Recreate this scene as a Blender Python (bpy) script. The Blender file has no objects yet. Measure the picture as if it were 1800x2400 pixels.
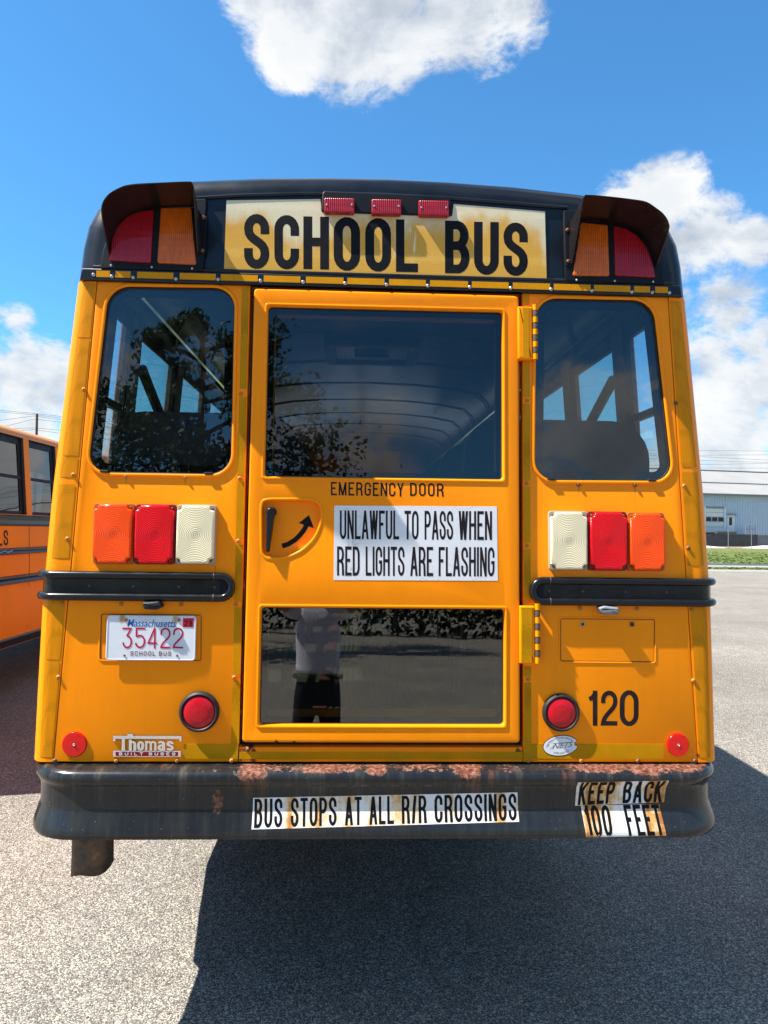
import bpy, bmesh, math, random
import numpy as np
from mathutils import Vector, Matrix
from math import sin, cos, tan, pi, radians, sqrt, hypot

random.seed(7)
sc = bpy.context.scene
col = sc.collection

# ------------------------------------------------------------------ camera
YAW, PITCH, ROLL = 0.04246924, 0.02522227, 0.01414528
CAM = Vector((-0.1110028, -2.5078779, 1.68))
FPX = 1700.0                                  # focal length in pixels of the 1800 x 2400 photograph
_f = Vector((sin(YAW) * cos(PITCH), cos(YAW) * cos(PITCH), sin(PITCH)))
_r = Vector((cos(YAW), -sin(YAW), 0))
_u = _r.cross(_f)
_r2 = _r * cos(ROLL) + _u * sin(ROLL)
_u2 = _u * cos(ROLL) - _r * sin(ROLL)
camd = bpy.data.cameras.new('camera')
cam = bpy.data.objects.new('camera', camd)
col.objects.link(cam)
camd.sensor_fit = 'HORIZONTAL'
camd.sensor_width = 36.0
camd.lens = 36.0 * FPX / 1800.0
camd.clip_start = 0.02
camd.clip_end = 6000
m = Matrix((_r2, _u2, -_f)).transposed().to_4x4()
m.translation = CAM
cam.matrix_world = m
sc.camera = cam


def raydir(px, py):
    return _f + _r2 * ((px - 900) / FPX) + _u2 * ((1200 - py) / FPX)


# ------------------------------------------------------------------ sun, sky, exposure
SUN = Vector((-0.655, -0.108, 1.0)).normalized()      # towards the sun: left of the buses, a little behind the rear wall
sund = bpy.data.lights.new('sun', 'SUN')
sund.energy = 5.0
sund.angle = radians(0.5)
sund.color = (1.0, 0.95, 0.87)
sun = bpy.data.objects.new('sun', sund)
col.objects.link(sun)
sun.rotation_euler = SUN.to_track_quat('Z', 'Y').to_euler()
sun.location = (-8, -2, 14)

sc.view_settings.view_transform = 'Standard'
sc.view_settings.look = 'None'
sc.view_settings.gamma = 1.0
sc.view_settings.use_curve_mapping = False
sc.view_settings.exposure = 1.38

sc.render.engine = 'CYCLES'
sc.cycles.max_bounces = 8
sc.cycles.transparent_max_bounces = 24
sc.cycles.caustics_reflective = False
sc.cycles.caustics_refractive = False
sc.cycles.use_denoising = True

W = bpy.data.worlds.new('World')
sc.world = W
W.use_nodes = True
W.cycles.sampling_method = 'MANUAL'
W.cycles.sample_map_resolution = 512


class NT:
    """small helper to wire node trees"""
    def __init__(s, tree):
        s.t = tree
        s.t.nodes.clear()

    def n(s, typ, ins=None, **kw):
        nd = s.t.nodes.new(typ)
        for k, v in kw.items():
            setattr(nd, k, v)
        for k, v in (ins or {}).items():
            s.put(nd.inputs[k], v)
        return nd

    def put(s, sock, v):
        if isinstance(v, bpy.types.NodeSocket):
            s.t.links.new(v, sock)
        elif isinstance(v, bpy.types.Node):
            s.t.links.new(v.outputs[0], sock)
        else:
            if hasattr(sock.default_value, '__len__') and hasattr(v, '__len__') and len(sock.default_value) == 4 and len(v) == 3:
                v = (*v, 1)
            sock.default_value = v

    def math(s, op, a, b=0.0, c=0.0, clamp=False):
        nd = s.t.nodes.new('ShaderNodeMath')
        nd.operation = op
        nd.use_clamp = clamp
        for i, v in enumerate((a, b, c)):
            s.put(nd.inputs[i], v)
        return nd.outputs[0]

    def vmath(s, op, a, b=(0, 0, 0), out=0, scale=None):
        nd = s.t.nodes.new('ShaderNodeVectorMath')
        nd.operation = op
        s.put(nd.inputs[0], a)
        s.put(nd.inputs[1], b)
        if scale is not None:
            s.put(nd.inputs['Scale'], scale)
        return nd.outputs[out]

    def mix(s, f, a, b, blend='MIX'):
        nd = s.t.nodes.new('ShaderNodeMix')
        nd.data_type = 'RGBA'
        nd.blend_type = blend
        nd.clamp_factor = True
        s.put(nd.inputs[0], f)
        s.put(nd.inputs[6], a)
        s.put(nd.inputs[7], b)
        return nd.outputs[2]

    def mr(s, v, a, b, c=0.0, d=1.0, smooth=True):
        nd = s.t.nodes.new('ShaderNodeMapRange')
        nd.interpolation_type = 'SMOOTHSTEP' if smooth else 'LINEAR'
        for i, x in enumerate((v, a, b, c, d)):
            s.put(nd.inputs[i], x)
        return nd.outputs[0]

    def noise(s, vec, scale, detail=4.0, rough=0.5, dist=0.0, dim='3D'):
        nd = s.t.nodes.new('ShaderNodeTexNoise')
        nd.noise_dimensions = dim
        if vec is not None:
            s.put(nd.inputs['Vector'], vec)
        nd.inputs['Scale'].default_value = scale
        nd.inputs['Detail'].default_value = detail
        nd.inputs['Roughness'].default_value = rough
        nd.inputs['Distortion'].default_value = dist
        return nd.outputs[0]

    def ramp(s, f, stops):
        nd = s.t.nodes.new('ShaderNodeValToRGB')
        s.put(nd.inputs[0], f)
        e = nd.color_ramp.elements
        while len(e) < len(stops):
            e.new(0.5)
        for el, (p, c) in zip(e, stops):
            el.position = p
            el.color = (*c, 1) if len(c) == 3 else c
        return nd.outputs[0]


def build_world():
    g = NT(W.node_tree)
    sky = g.n('ShaderNodeTexSky', sky_type='NISHITA', sun_disc=False)
    sky.sun_elevation = math.asin(SUN.z)
    sky.sun_rotation = math.atan2(SUN.x, SUN.y)
    sky.air_density = 1.0
    sky.dust_density = 0.25
    sky.ozone_density = 2.2
    d = g.n('ShaderNodeTexCoord').outputs['Generated']
    sep = g.n('ShaderNodeSeparateXYZ', {0: d})
    z = sep.outputs[2]
    skyc = g.mix(1.0, sky, (0.40, 0.84, 1.06), 'MULTIPLY')
    # clouds: fractal noise on the view direction, gathered by cumulus heaps and a low bank all round the horizon
    heaps = [(880, -90, .16, 1.0), (690, 5, .10, .9), (1080, 10, .11, .95), (1200, 30, .06, .8), (950, 65, .085, .85), (590, -20, .06, .8), (760, 95, .06, .7), (1040, 115, .05, .7),
             (1540, 470, .085, .95), (1460, 470, .05, .75), (1640, 560, .075, .85), (1760, 560, .05, .8), (1560, 610, .07, .8), (1700, 720, .075, .8), (1640, 870, .09, .85), (1600, 700, .04, .6),
             (1790, 800, .06, .75), (1800, 930, .11, .85), (1700, 1000, .09, .8), (40, 895, .09, 1.0), (-30, 880, .09, .95), (130, 900, .085, .95), (40, 755, .035, .66), (60, 990, .09, .9),
             (-500, 250, .25, .8), (2500, 200, .22, .8), (2300, -600, .25, .8), (-900, -500, .2, .7), (600, -1500, .3, .7)]
    blob = None
    for px, py, r, w in heaps:
        c = raydir(px, py).normalized()
        dist = g.vmath('DISTANCE', d, tuple(c), out=1)
        b = g.mr(dist, 0.0, r * 1.25, w, 0.0)
        blob = b if blob is None else g.math('MAXIMUM', blob, b)
    # heaps out of view: low ones for the glass, high ones added to lift ambient light
    for az, el, r, w in [(182, 9, .22, .85), (205, 14, .2, .8), (160, 12, .2, .8), (230, 25, .25, .8), (130, 28, .25, .8), (270, 18, .25, .85), (95, 14, .2, .8), (60, 62, .33, .95), (140, 55, .36, .95), (215, 60, .33, .9), (285, 52, .36, .95), (60, 35, .3, .9), (310, 34, .26, .85), (110, 42, .3, .9)]:
        c = (sin(radians(az)) * cos(radians(el)), cos(radians(az)) * cos(radians(el)), sin(radians(el)))
        dist = g.vmath('DISTANCE', d, c, out=1)
        blob = g.math('MAXIMUM', blob, g.mr(dist, 0.0, r * 1.25, w, 0.0))
    low = g.mr(z, 0.04, 0.24, 0.66, 0.0)
    blob = g.math('MAXIMUM', blob, low)
    q = g.vmath('MULTIPLY', d, (1.0, 1.0, 1.55))
    n1 = g.noise(q, 5.2, 12.0, 0.60, 0.25)
    n2 = g.noise(g.vmath('ADD', q, (SUN.x * .05, SUN.y * .05, SUN.z * .07)), 5.2, 6.0, 0.60, 0.25)
    n3 = g.noise(q, 16.0, 12.0, 0.66, 0.5)
    edge = g.math('ADD', g.math('MULTIPLY', g.math('SUBTRACT', n1, 0.5), 1.9), g.math('MULTIPLY', g.math('SUBTRACT', n3, 0.5), 1.15))
    val = g.math('ADD', blob, edge)
    val = g.math('SUBTRACT', val, g.mr(blob, 0.0, 0.30, 0.35, 0.0))
    dens = g.mr(val, 0.29, 0.72, 0.0, 1.0)
    lit = g.math('ADD', 0.70, g.math('ADD', g.math('MULTIPLY', g.math('SUBTRACT', n1, n2), 2.6), g.math('MULTIPLY', g.math('SUBTRACT', n3, 0.5), 0.35)), clamp=True)
    thick = g.mr(val, 0.55, 1.25, 0.0, 0.22)
    lit = g.math('SUBTRACT', lit, thick, clamp=True)
    cc = g.ramp(lit, [(0.0, (1.9, 2.2, 2.6)), (0.45, (2.9, 3.15, 3.5)), (0.75, (4.0, 4.15, 4.3)), (1.0, (4.65, 4.65, 4.6))])
    outc = g.mix(g.math('MULTIPLY', dens, 0.97), skyc, cc)
    bg = g.n('ShaderNodeBackground', {'Color': outc, 'Strength': 0.085})
    g.n('ShaderNodeOutputWorld', {'Surface': bg.outputs[0]})


build_world()

# ------------------------------------------------------------------ the rear wall's own coordinates
LEAN = 0.0479465
LS, LC = sin(LEAN), cos(LEAN)
Z0 = 0.85
REAR_N = Vector((0, -LC, LS))


def B(u, v, w=0.0):
    """point on the rear wall of the bus: u right, v up the wall, w out of it"""
    return Vector((u, v * LS - w, Z0 + v * LC))


def P(px, py, w=0.0):
    """where the photograph's pixel meets the rear wall plane lifted by w, as wall coordinates (u, v)"""
    d = raydir(px, py)
    O = Vector((0, -w, Z0))
    t = (O - CAM).dot(REAR_N) / d.dot(REAR_N)
    q = CAM + d * t - O
    return (q.x, q.dot(Vector((0, LS, LC))))


# ------------------------------------------------------------------ materials
MATS = {}


def M_(name):
    mt = bpy.data.materials.new(name)
    mt.use_nodes = True
    g = NT(mt.node_tree)
    MATS[name] = mt
    return mt, g


def out(g, sh):
    g.n('ShaderNodeOutputMaterial', {'Surface': sh.outputs[0] if isinstance(sh, bpy.types.Node) else sh})


def pbsdf(g, base, rough=0.5, metal=0.0, bump=None, bstr=0.3, bdist=0.01, **kw):
    ins = {'Base Color': base, 'Roughness': rough, 'Metallic': metal, 'Specular IOR Level': .28}
    ins.update(kw)
    nd = g.n('ShaderNodeBsdfPrincipled', ins)
    if bump is not None:
        b = g.n('ShaderNodeBump', {'Height': bump, 'Strength': bstr, 'Distance': bdist})
        g.put(nd.inputs['Normal'], b.outputs[0])
    return nd


def simple(name, base, rough=0.5, metal=0.0, var=0.12, scale=9.0, **kw):
    mt, g = M_(name)
    co = g.n('ShaderNodeTexCoord').outputs['Object']
    n = g.noise(co, scale, 5.0, 0.6)
    f = g.mr(n, 0.3, 0.7, 1 - var, 1 + var, smooth=False)
    c = g.mix(1.0, base, g.n('ShaderNodeCombineXYZ', {0: f, 1: f, 2: f}).outputs[0], 'MULTIPLY')
    r = g.mr(n, 0.3, 0.7, rough * 0.85, min(1, rough * 1.15), smooth=False)
    out(g, pbsdf(g, c, r, metal, **kw))
    return mt


PAINT = (0.95, 0.262, 0.0)
RUST = [(-.45, .94, .035), (-.47, .915, .05), (-.44, .905, .045), (.475, .915, .03), (.47, .945, .02), (-.36, .955, .016), (-.3, .953, .014), (1.112, .905, .02), (1.115, .95, .012)]


RUNS = [(1356, 1139, .055), (1488, 1140, .09), (296, 1120, .03), (435, 1123, .03), (1584, 940, .05), (1613, 1289, .05), (158, 1268, .03), (1298, 1340, .03), (505, 1326, .05)]


def paint(name, rust=True, base=PAINT, spec=.15):
    mt, g = M_(name)
    co = g.n('ShaderNodeTexCoord').outputs['Object']
    n1 = g.noise(co, 2.2, 5.0, 0.6)
    st = g.noise(g.vmath('MULTIPLY', co, (30, 30, 1.6)), 1.0, 4.0, 0.6)
    fine = g.noise(co, 160.0, 3.0, 0.6)
    f = g.math('ADD', g.mr(n1, 0.3, 0.7, 0.92, 1.05, smooth=False), g.mr(st, 0.35, 0.75, 0.004, -0.02, smooth=False))
    c = g.mix(1.0, base, g.n('ShaderNodeCombineXYZ', {0: f, 1: f, 2: f}).outputs[0], 'MULTIPLY')
    grime = g.mr(g.math('MULTIPLY', st, n1), 0.26, 0.48, 0.0, 0.05)
    c = g.mix(grime, c, (0.16, 0.09, 0.03))
    rough = g.mr(n1, 0.3, 0.7, 0.30, 0.42, smooth=False)
    if rust:
        mask = None
        sx = g.n('ShaderNodeSeparateXYZ', {0: co})
        flat = g.n('ShaderNodeCombineXYZ', {0: sx.outputs[0], 1: 0.0, 2: sx.outputs[2]}).outputs[0]
        rn = g.noise(co, 55.0, 6.0, 0.7)
        for x, z, r in RUST:
            dd = g.vmath('DISTANCE', flat, (x, 0, z), out=1)
            b = g.mr(dd, 0.0, r, 1.0, 0.0, smooth=False)
            mask = b if mask is None else g.math('MAXIMUM', mask, b)
        mk = g.mr(g.math('ADD', mask, g.math('MULTIPLY', g.math('SUBTRACT', rn, 0.5), 1.5)), 0.42, 0.70, 0.0, 1.0)
        mk = g.math('MULTIPLY', mk, g.mr(mask, 0.0, 0.12))
        c = g.mix(mk, c, g.mix(rn, (0.09, 0.018, 0.006), (0.22, 0.06, 0.02)))
        rough = g.math('MAXIMUM', rough, g.math('MULTIPLY', mk, 0.85))
        run = None
        for px, py, ln in RUNS:
            u, v = P(px, py)
            zt = Z0 + v * LC
            wob = g.math('ADD', sx.outputs[0], g.math('MULTIPLY', g.math('SUBTRACT', n1, .5), .006))
            b = g.math('MULTIPLY', g.mr(g.math('ABSOLUTE', g.math('SUBTRACT', wob, u)), 0, .0042, 1, 0), g.math('MULTIPLY', g.mr(sx.outputs[2], zt - ln, zt - .004, 0, 1, smooth=False), g.mr(sx.outputs[2], zt - .002, zt + .004, 1, 0)))
            run = b if run is None else g.math('MAXIMUM', run, b)
        c = g.mix(g.math('MULTIPLY', run, .55), c, (.22, .055, .006))
    out(g, pbsdf(g, c, rough, 0.0, bump=fine, bstr=0.02, bdist=0.002, **{'Coat Weight': 0.05 if rust else 0.0, 'Coat Roughness': 0.06, 'Specular IOR Level': spec}))
    return mt


paint('school bus yellow paint')
paint('worn yellow paint', rust=False, base=(0.80, 0.285, 0.0), spec=.08)
paint('sun bleached yellow roof', rust=False, base=(0.70, 0.28, 0.05))
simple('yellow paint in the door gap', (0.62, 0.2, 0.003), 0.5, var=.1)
simple('black enamel', (0.006, 0.008, 0.012), 0.3, var=.25, **{'Coat Weight': 0.15})
simple('black satin panel', (0.005, 0.006, 0.009), 0.5, var=.2, **{'Specular IOR Level': .18})
simple('black rub rail enamel', (0.007, 0.007, 0.008), 0.24, var=.3, scale=20, **{'Coat Weight': 0.12})
simple('black frit', (0.003, 0.003, 0.004), 0.9, var=.1, **{'Specular IOR Level': 0.0})
simple('black rubber', (0.016, 0.016, 0.017), 0.55, var=.25, scale=30)
simple('black vinyl letter', (0.006, 0.006, 0.008), 0.5, var=.15, scale=30, **{'Specular IOR Level': .12})
simple('faded black vinyl letter', (0.018, 0.012, 0.013), 0.55, var=.35, scale=14, **{'Specular IOR Level': .12})
simple('chrome', (0.78, 0.78, 0.8), 0.10, 1.0, var=.05)
simple('galvanised steel', (0.45, 0.46, 0.48), 0.38, .9, var=.2, scale=40)
simple('bright screw steel', (0.5, 0.48, 0.45), 0.35, .8, var=.2, scale=200)
simple('rusty screw steel', (0.20, 0.09, 0.045), 0.7, .3, var=.5, scale=300)
simple('dark hole', (0.004, 0.004, 0.004), 0.8)
simple('red emblem enamel', (0.22, 0.004, 0.012), 0.3)
simple('red validation sticker', (0.48, 0.008, 0.02), 0.45)
simple('red plate ink', (0.46, 0.008, 0.045), 0.45, var=.15, scale=60)
simple('blue plate ink', (0.008, 0.10, 0.33), 0.45)
simple('faded brown plate ink', (0.17, 0.06, 0.06), 0.6, var=.6, scale=90)
simple('grey sticker ink', (0.10, 0.10, 0.09), 0.6)
simple('dark seat vinyl', (0.028, 0.026, 0.03), 0.45, var=.2)
simple('cabin wall', (0.07, 0.075, 0.08), 0.45, var=.08)
simple('cabin ceiling', (0.075, 0.083, 0.088), 0.22, var=.3, scale=1.3, **{'Specular IOR Level': .22})
simple('aisle rubber', (0.06, 0.055, 0.045), 0.6, var=.2, scale=14)
simple('dark cabin floor', (0.05, 0.045, 0.04), 0.7)
simple('brown tread edge', (0.09, 0.03, 0.02), 0.6, var=.3, scale=40)
simple('underbody', (0.02, 0.018, 0.016), 0.9, var=.3)
simple('tyre', (0.016, 0.016, 0.016), 0.85)
simple('tree bark', (0.085, 0.065, 0.05), 0.9, var=.4, scale=14)
simple('utility pole wood', (0.10, 0.075, 0.06), 0.9, var=.3, scale=6)
simple('cable', (0.06, 0.065, 0.075), 0.6)
simple('grey cotton', (0.72, 0.70, 0.80), 0.9, var=.08)
simple('dark denim', (0.02, 0.021, 0.03), 0.9, var=.3, scale=60)
simple('skin', (0.42, 0.22, 0.14), 0.55, var=.06)
simple('brown hair', (0.03, 0.017, 0.01), 0.7)
simple('leather belt', (0.01, 0.008, 0.007), 0.5)
simple('phone glass', (0.01, 0.01, 0.012), 0.15)
simple('concrete', (0.24, 0.23, 0.21), 0.9, var=.15)
simple('foundation concrete', (0.17, 0.18, 0.2), 0.9, var=.35, scale=1.2)
simple('dark dock timber', (0.045, 0.04, 0.045), 0.9, var=.4, scale=2)  # dark timber tone of the dock, varied at random
simple('blue grey wall sheet', (0.40, 0.50, 0.60), 0.5, var=.05, scale=.3)
simple('grey roof sheet', (0.20, 0.20, 0.20), 0.5, var=.08, scale=.3)
simple('white door paint', (0.62, 0.66, 0.66), 0.5, var=.06)
simple('grey trim', (0.2, 0.21, 0.23), 0.6)
simple('dark window pane', (0.012, 0.016, 0.022), 0.08)
simple('loose grit', (0.16, 0.13, 0.10), 0.9, var=.7, scale=3)
simple('dirt', (0.22, 0.17, 0.11), 0.95, var=.3, scale=1.4)
simple('white gravel', (0.78, 0.77, 0.74), 0.9, var=.1)
simple('road paint', (0.62, 0.62, 0.58), 0.8, var=.2, scale=10)
simple('rim paint', (0.3, 0.3, 0.3), 0.5)
simple('hinge bare metal', (0.085, 0.06, 0.055), 0.6, .0, var=.4, scale=150)
simple('rusted hinge', (0.13, 0.05, 0.025), 0.8, var=.5, scale=200)


def lens(name, base, mode):
    mt, g = M_(name)
    co = g.n('ShaderNodeTexCoord').outputs['Object']
    sp = g.n('ShaderNodeSeparateXYZ', {0: co})
    rad = g.math('SQRT', g.math('ADD', g.math('POWER', sp.outputs[0], 2.0), g.math('POWER', sp.outputs[2], 2.0)))
    if mode == 'ring':
        h = g.math('SINE', g.math('MULTIPLY', rad, 1050.0))
        core = g.mr(rad, 0.006, 0.026, 1.0, 0.0)
        ringl = g.math('MULTIPLY', g.mr(g.math('ABSOLUTE', g.math('SUBTRACT', rad, 0.026)), 0.0, 0.002, 1, 0), 1.0)
        bc = g.mix(g.math('ADD', g.math('MULTIPLY', core, 0.42), g.math('ADD', g.math('MULTIPLY', ringl, .25), g.math('MULTIPLY', g.math('MULTIPLY', h, .10), g.mr(rad, .01, .02, 0, 1)))), base, tuple(x * .35 for x in base))
        h2 = g.math('ADD', h, g.math('MULTIPLY', ringl, 2.0))
        nd = pbsdf(g, bc, 0.22, 0.0, bump=h2, bstr=0.32, bdist=0.0014, **{'Coat Weight': 0.12, 'Coat Roughness': 0.05})
        g.put(nd.inputs['Subsurface Weight'], 0.1)
        g.put(nd.inputs['Subsurface Radius'], (0.02, 0.01, 0.005))
        g.put(nd.inputs['Subsurface Scale'], 0.3)
    elif mode == 'rib':
        h = g.math('SINE', g.math('MULTIPLY', sp.outputs[0], 900.0))
        rows = g.math('SINE', g.math('MULTIPLY', sp.outputs[2], 260.0))
        n = g.noise(g.vmath('MULTIPLY', co, (30, 1, 9)), 1.6, 4.0, .6)
        bc = g.mix(g.mr(n, .35, .7, 0, .45), base, tuple(x * .45 for x in base))
        bc = g.mix(g.mr(h, .2, 1.0, 0, .28), bc, tuple(min(1, x * 1.6 + .004) for x in base))
        nd = pbsdf(g, bc, 0.3, 0.0, bump=g.math('ADD', h, g.math('MULTIPLY', rows, .25)), bstr=0.4, bdist=0.002, **{'Coat Weight': 0.3})
    else:
        n = g.noise(co, 40.0, 5.0, .6)
        bc = g.mix(g.mr(n, .35, .7, 0, .35), base, tuple(x * .55 for x in base))
        h = g.math('SINE', g.math('MULTIPLY', rad, 900.0))
        nd = pbsdf(g, bc, 0.18, 0.0, bump=h, bstr=0.12, bdist=0.001, **{'Coat Weight': 0.2})
    out(g, nd)


lens('amber ringed lens', (0.98, 0.075, 0.0), 'ring')
lens('red ringed lens', (0.70, 0.002, 0.006), 'ring')
lens('white ringed lens', (0.78, 0.68, 0.44), 'ring')
lens('amber ribbed lens', (0.60, 0.115, 0.003), 'rib')
lens('red ribbed lens', (0.33, 0.003, 0.012), 'rib')
lens('red plain lens', (0.50, 0.003, 0.012), 'plain')
lens('red reflector', (0.72, 0.008, 0.006), 'plain')


def tape(name, base, dark, sc_=420.0):
    mt, g = M_(name)
    co = g.n('ShaderNodeTexCoord').outputs['Object']
    v = g.n('ShaderNodeTexVoronoi', {'Vector': g.vmath('MULTIPLY', co, (1, .3, 1.0)), 'Scale': sc_ / 2.6, 'Randomness': 0.12}, feature='DISTANCE_TO_EDGE').outputs[0]
    n = g.noise(co, 12.0, 5.0, .6)
    e = g.mr(v, .03, .16, 1.0, 0.0)
    c = g.mix(g.math('MULTIPLY', e, .75), base, dark)
    c = g.mix(g.mr(n, .3, .75, 0, .4), c, dark)
    out(g, pbsdf(g, c, 0.35, 0.0, bump=v, bstr=.1, bdist=.001, **{'Specular IOR Level': .12}))


tape('yellow reflective tape', (0.60, 0.265, 0.0), (0.33, 0.145, 0.0))
tape('gold reflective tape', (0.72, 0.30, 0.0), (0.42, 0.165, 0.0))


def corner_tape():
    mt, g = M_('amber corner tape')
    co = g.n('ShaderNodeTexCoord').outputs['Object']
    v = g.n('ShaderNodeTexVoronoi', {'Vector': co, 'Scale': 170.0, 'Randomness': .12}, feature='DISTANCE_TO_EDGE').outputs[0]
    n = g.noise(g.vmath('MULTIPLY', co, (9, 9, 1)), 4.0, 4.0, .6)
    c = g.mix(g.mr(v, .03, .18, .6, 0), (0.70, 0.235, 0.0), (0.42, 0.155, 0.0))
    c = g.mix(g.mr(n, .35, .75, 0, .4), c, (0.36, .15, .006))
    out(g, pbsdf(g, c, .4, bump=v, bstr=.1, bdist=.001, **{'Specular IOR Level': .12}))


corner_tape()


def sign_mat():
    mt, g = M_('weathered reflective sign sheet')
    co = g.n('ShaderNodeTexCoord').outputs['Object']
    sp = g.n('ShaderNodeSeparateXYZ', {0: co})
    v = g.n('ShaderNodeTexVoronoi', {'Vector': co, 'Scale': 120.0, 'Randomness': .1}, feature='DISTANCE_TO_EDGE').outputs[0]
    n = g.noise(g.vmath('MULTIPLY', co, (1.0, 1, .55)), 6.5, 3.0, .5)
    spk = g.noise(co, 260.0, 2.0, .6)
    # the sheet has bleached from its upper edge down, unevenly
    h = g.math('ADD', sp.outputs[2], g.math('MULTIPLY', g.math('SUBTRACT', n, .5), .52))
    h = g.math('ADD', h, g.math('MULTIPLY', g.math('SUBTRACT', spk, .5), .06))
    f = g.mr(h, 2.715, 2.815, 0, 1)
    c = g.mix(f, (0.58, 0.30, 0.035), (0.62, 0.53, 0.34))
    c = g.mix(g.mr(v, .02, .14, .45, 0), c, g.mix(f, (0.72, 0.45, 0.10), (0.74, 0.68, 0.5)))
    scr = g.noise(g.vmath('MULTIPLY', co, (60, 1, 9)), 1.0, 5.0, .7)
    sdist = g.vmath('DISTANCE', g.vmath('MULTIPLY', co, (3.2, 0, 1)), (.085 * 3.2, 0, 2.72), out=1)
    scm = g.math('MULTIPLY', g.mr(sdist, .02, .085, 1, 0), g.mr(scr, .5, .6, 0, 1))
    c = g.mix(scm, c, (0.72, .62, .42))
    out(g, pbsdf(g, c, 0.42, bump=v, bstr=.12, bdist=.001))


sign_mat()


def vinyl():
    mt, g = M_('white vinyl')
    co = g.n('ShaderNodeTexCoord').outputs['Object']
    n = g.noise(co, 7.0, 6.0, .65)
    w = g.n('ShaderNodeTexVoronoi', {'Vector': g.vmath('ADD', co, g.vmath('MULTIPLY', g.n('ShaderNodeTexNoise', {'Vector': co, 'Scale': 6.0}).outputs[1], (.3, .3, .3))), 'Scale': 3.6}, feature='DISTANCE_TO_EDGE').outputs[0]
    crack = g.mr(w, 0.0, .006, .55, 0)
    c = g.mix(g.mr(n, .35, .7, 0, .35), (0.74, 0.73, 0.74), (0.60, 0.59, 0.60))
    c = g.mix(crack, c, (.38, .36, .36))
    out(g, pbsdf(g, c, .42))
    mt, g = M_('rust stained vinyl')
    co = g.n('ShaderNodeTexCoord').outputs['Object']
    n = g.noise(g.vmath('MULTIPLY', co, (9, 1, 1.4)), 1.0, 6.0, .6)
    n2 = g.noise(co, 30.0, 5.0, .65)
    f = g.mr(g.math('ADD', n, g.math('MULTIPLY', g.math('SUBTRACT', n2, .5), .3)), .44, .68, 0, 1)
    c = g.ramp(f, [(0, (.74, .72, .70)), (.35, (.68, .54, .36)), (.7, (.58, .30, .09)), (1, (.36, .13, .03))])
    c = g.mix(g.mr(n2, .6, .75, 0, .5), c, (.4, .33, .25))
    out(g, pbsdf(g, c, .5))
    mt, g = M_('license plate white')
    co = g.n('ShaderNodeTexCoord').outputs['Object']
    n = g.noise(co, 14.0, 6.0, .65)
    c = g.mix(g.mr(n, .4, .75, 0, .4), (0.66, 0.67, 0.70), (.50, .51, .54))
    rs = None
    for x, z in ((-.893, 1.375), (-.712, 1.375)):
        dd = g.vmath('DISTANCE', g.vmath('MULTIPLY', co, (1, 0, .6)), (x, 0, (z - .008) * .6), out=1)
        b = g.mr(dd, .004, .016, 1, 0)
        rs = b if rs is None else g.math('MAXIMUM', rs, b)
    c = g.mix(g.math('MULTIPLY', rs, g.mr(n, .3, .6, .4, .95)), c, (.42, .24, .07))
    out(g, pbsdf(g, c, .45))


vinyl()


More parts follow.
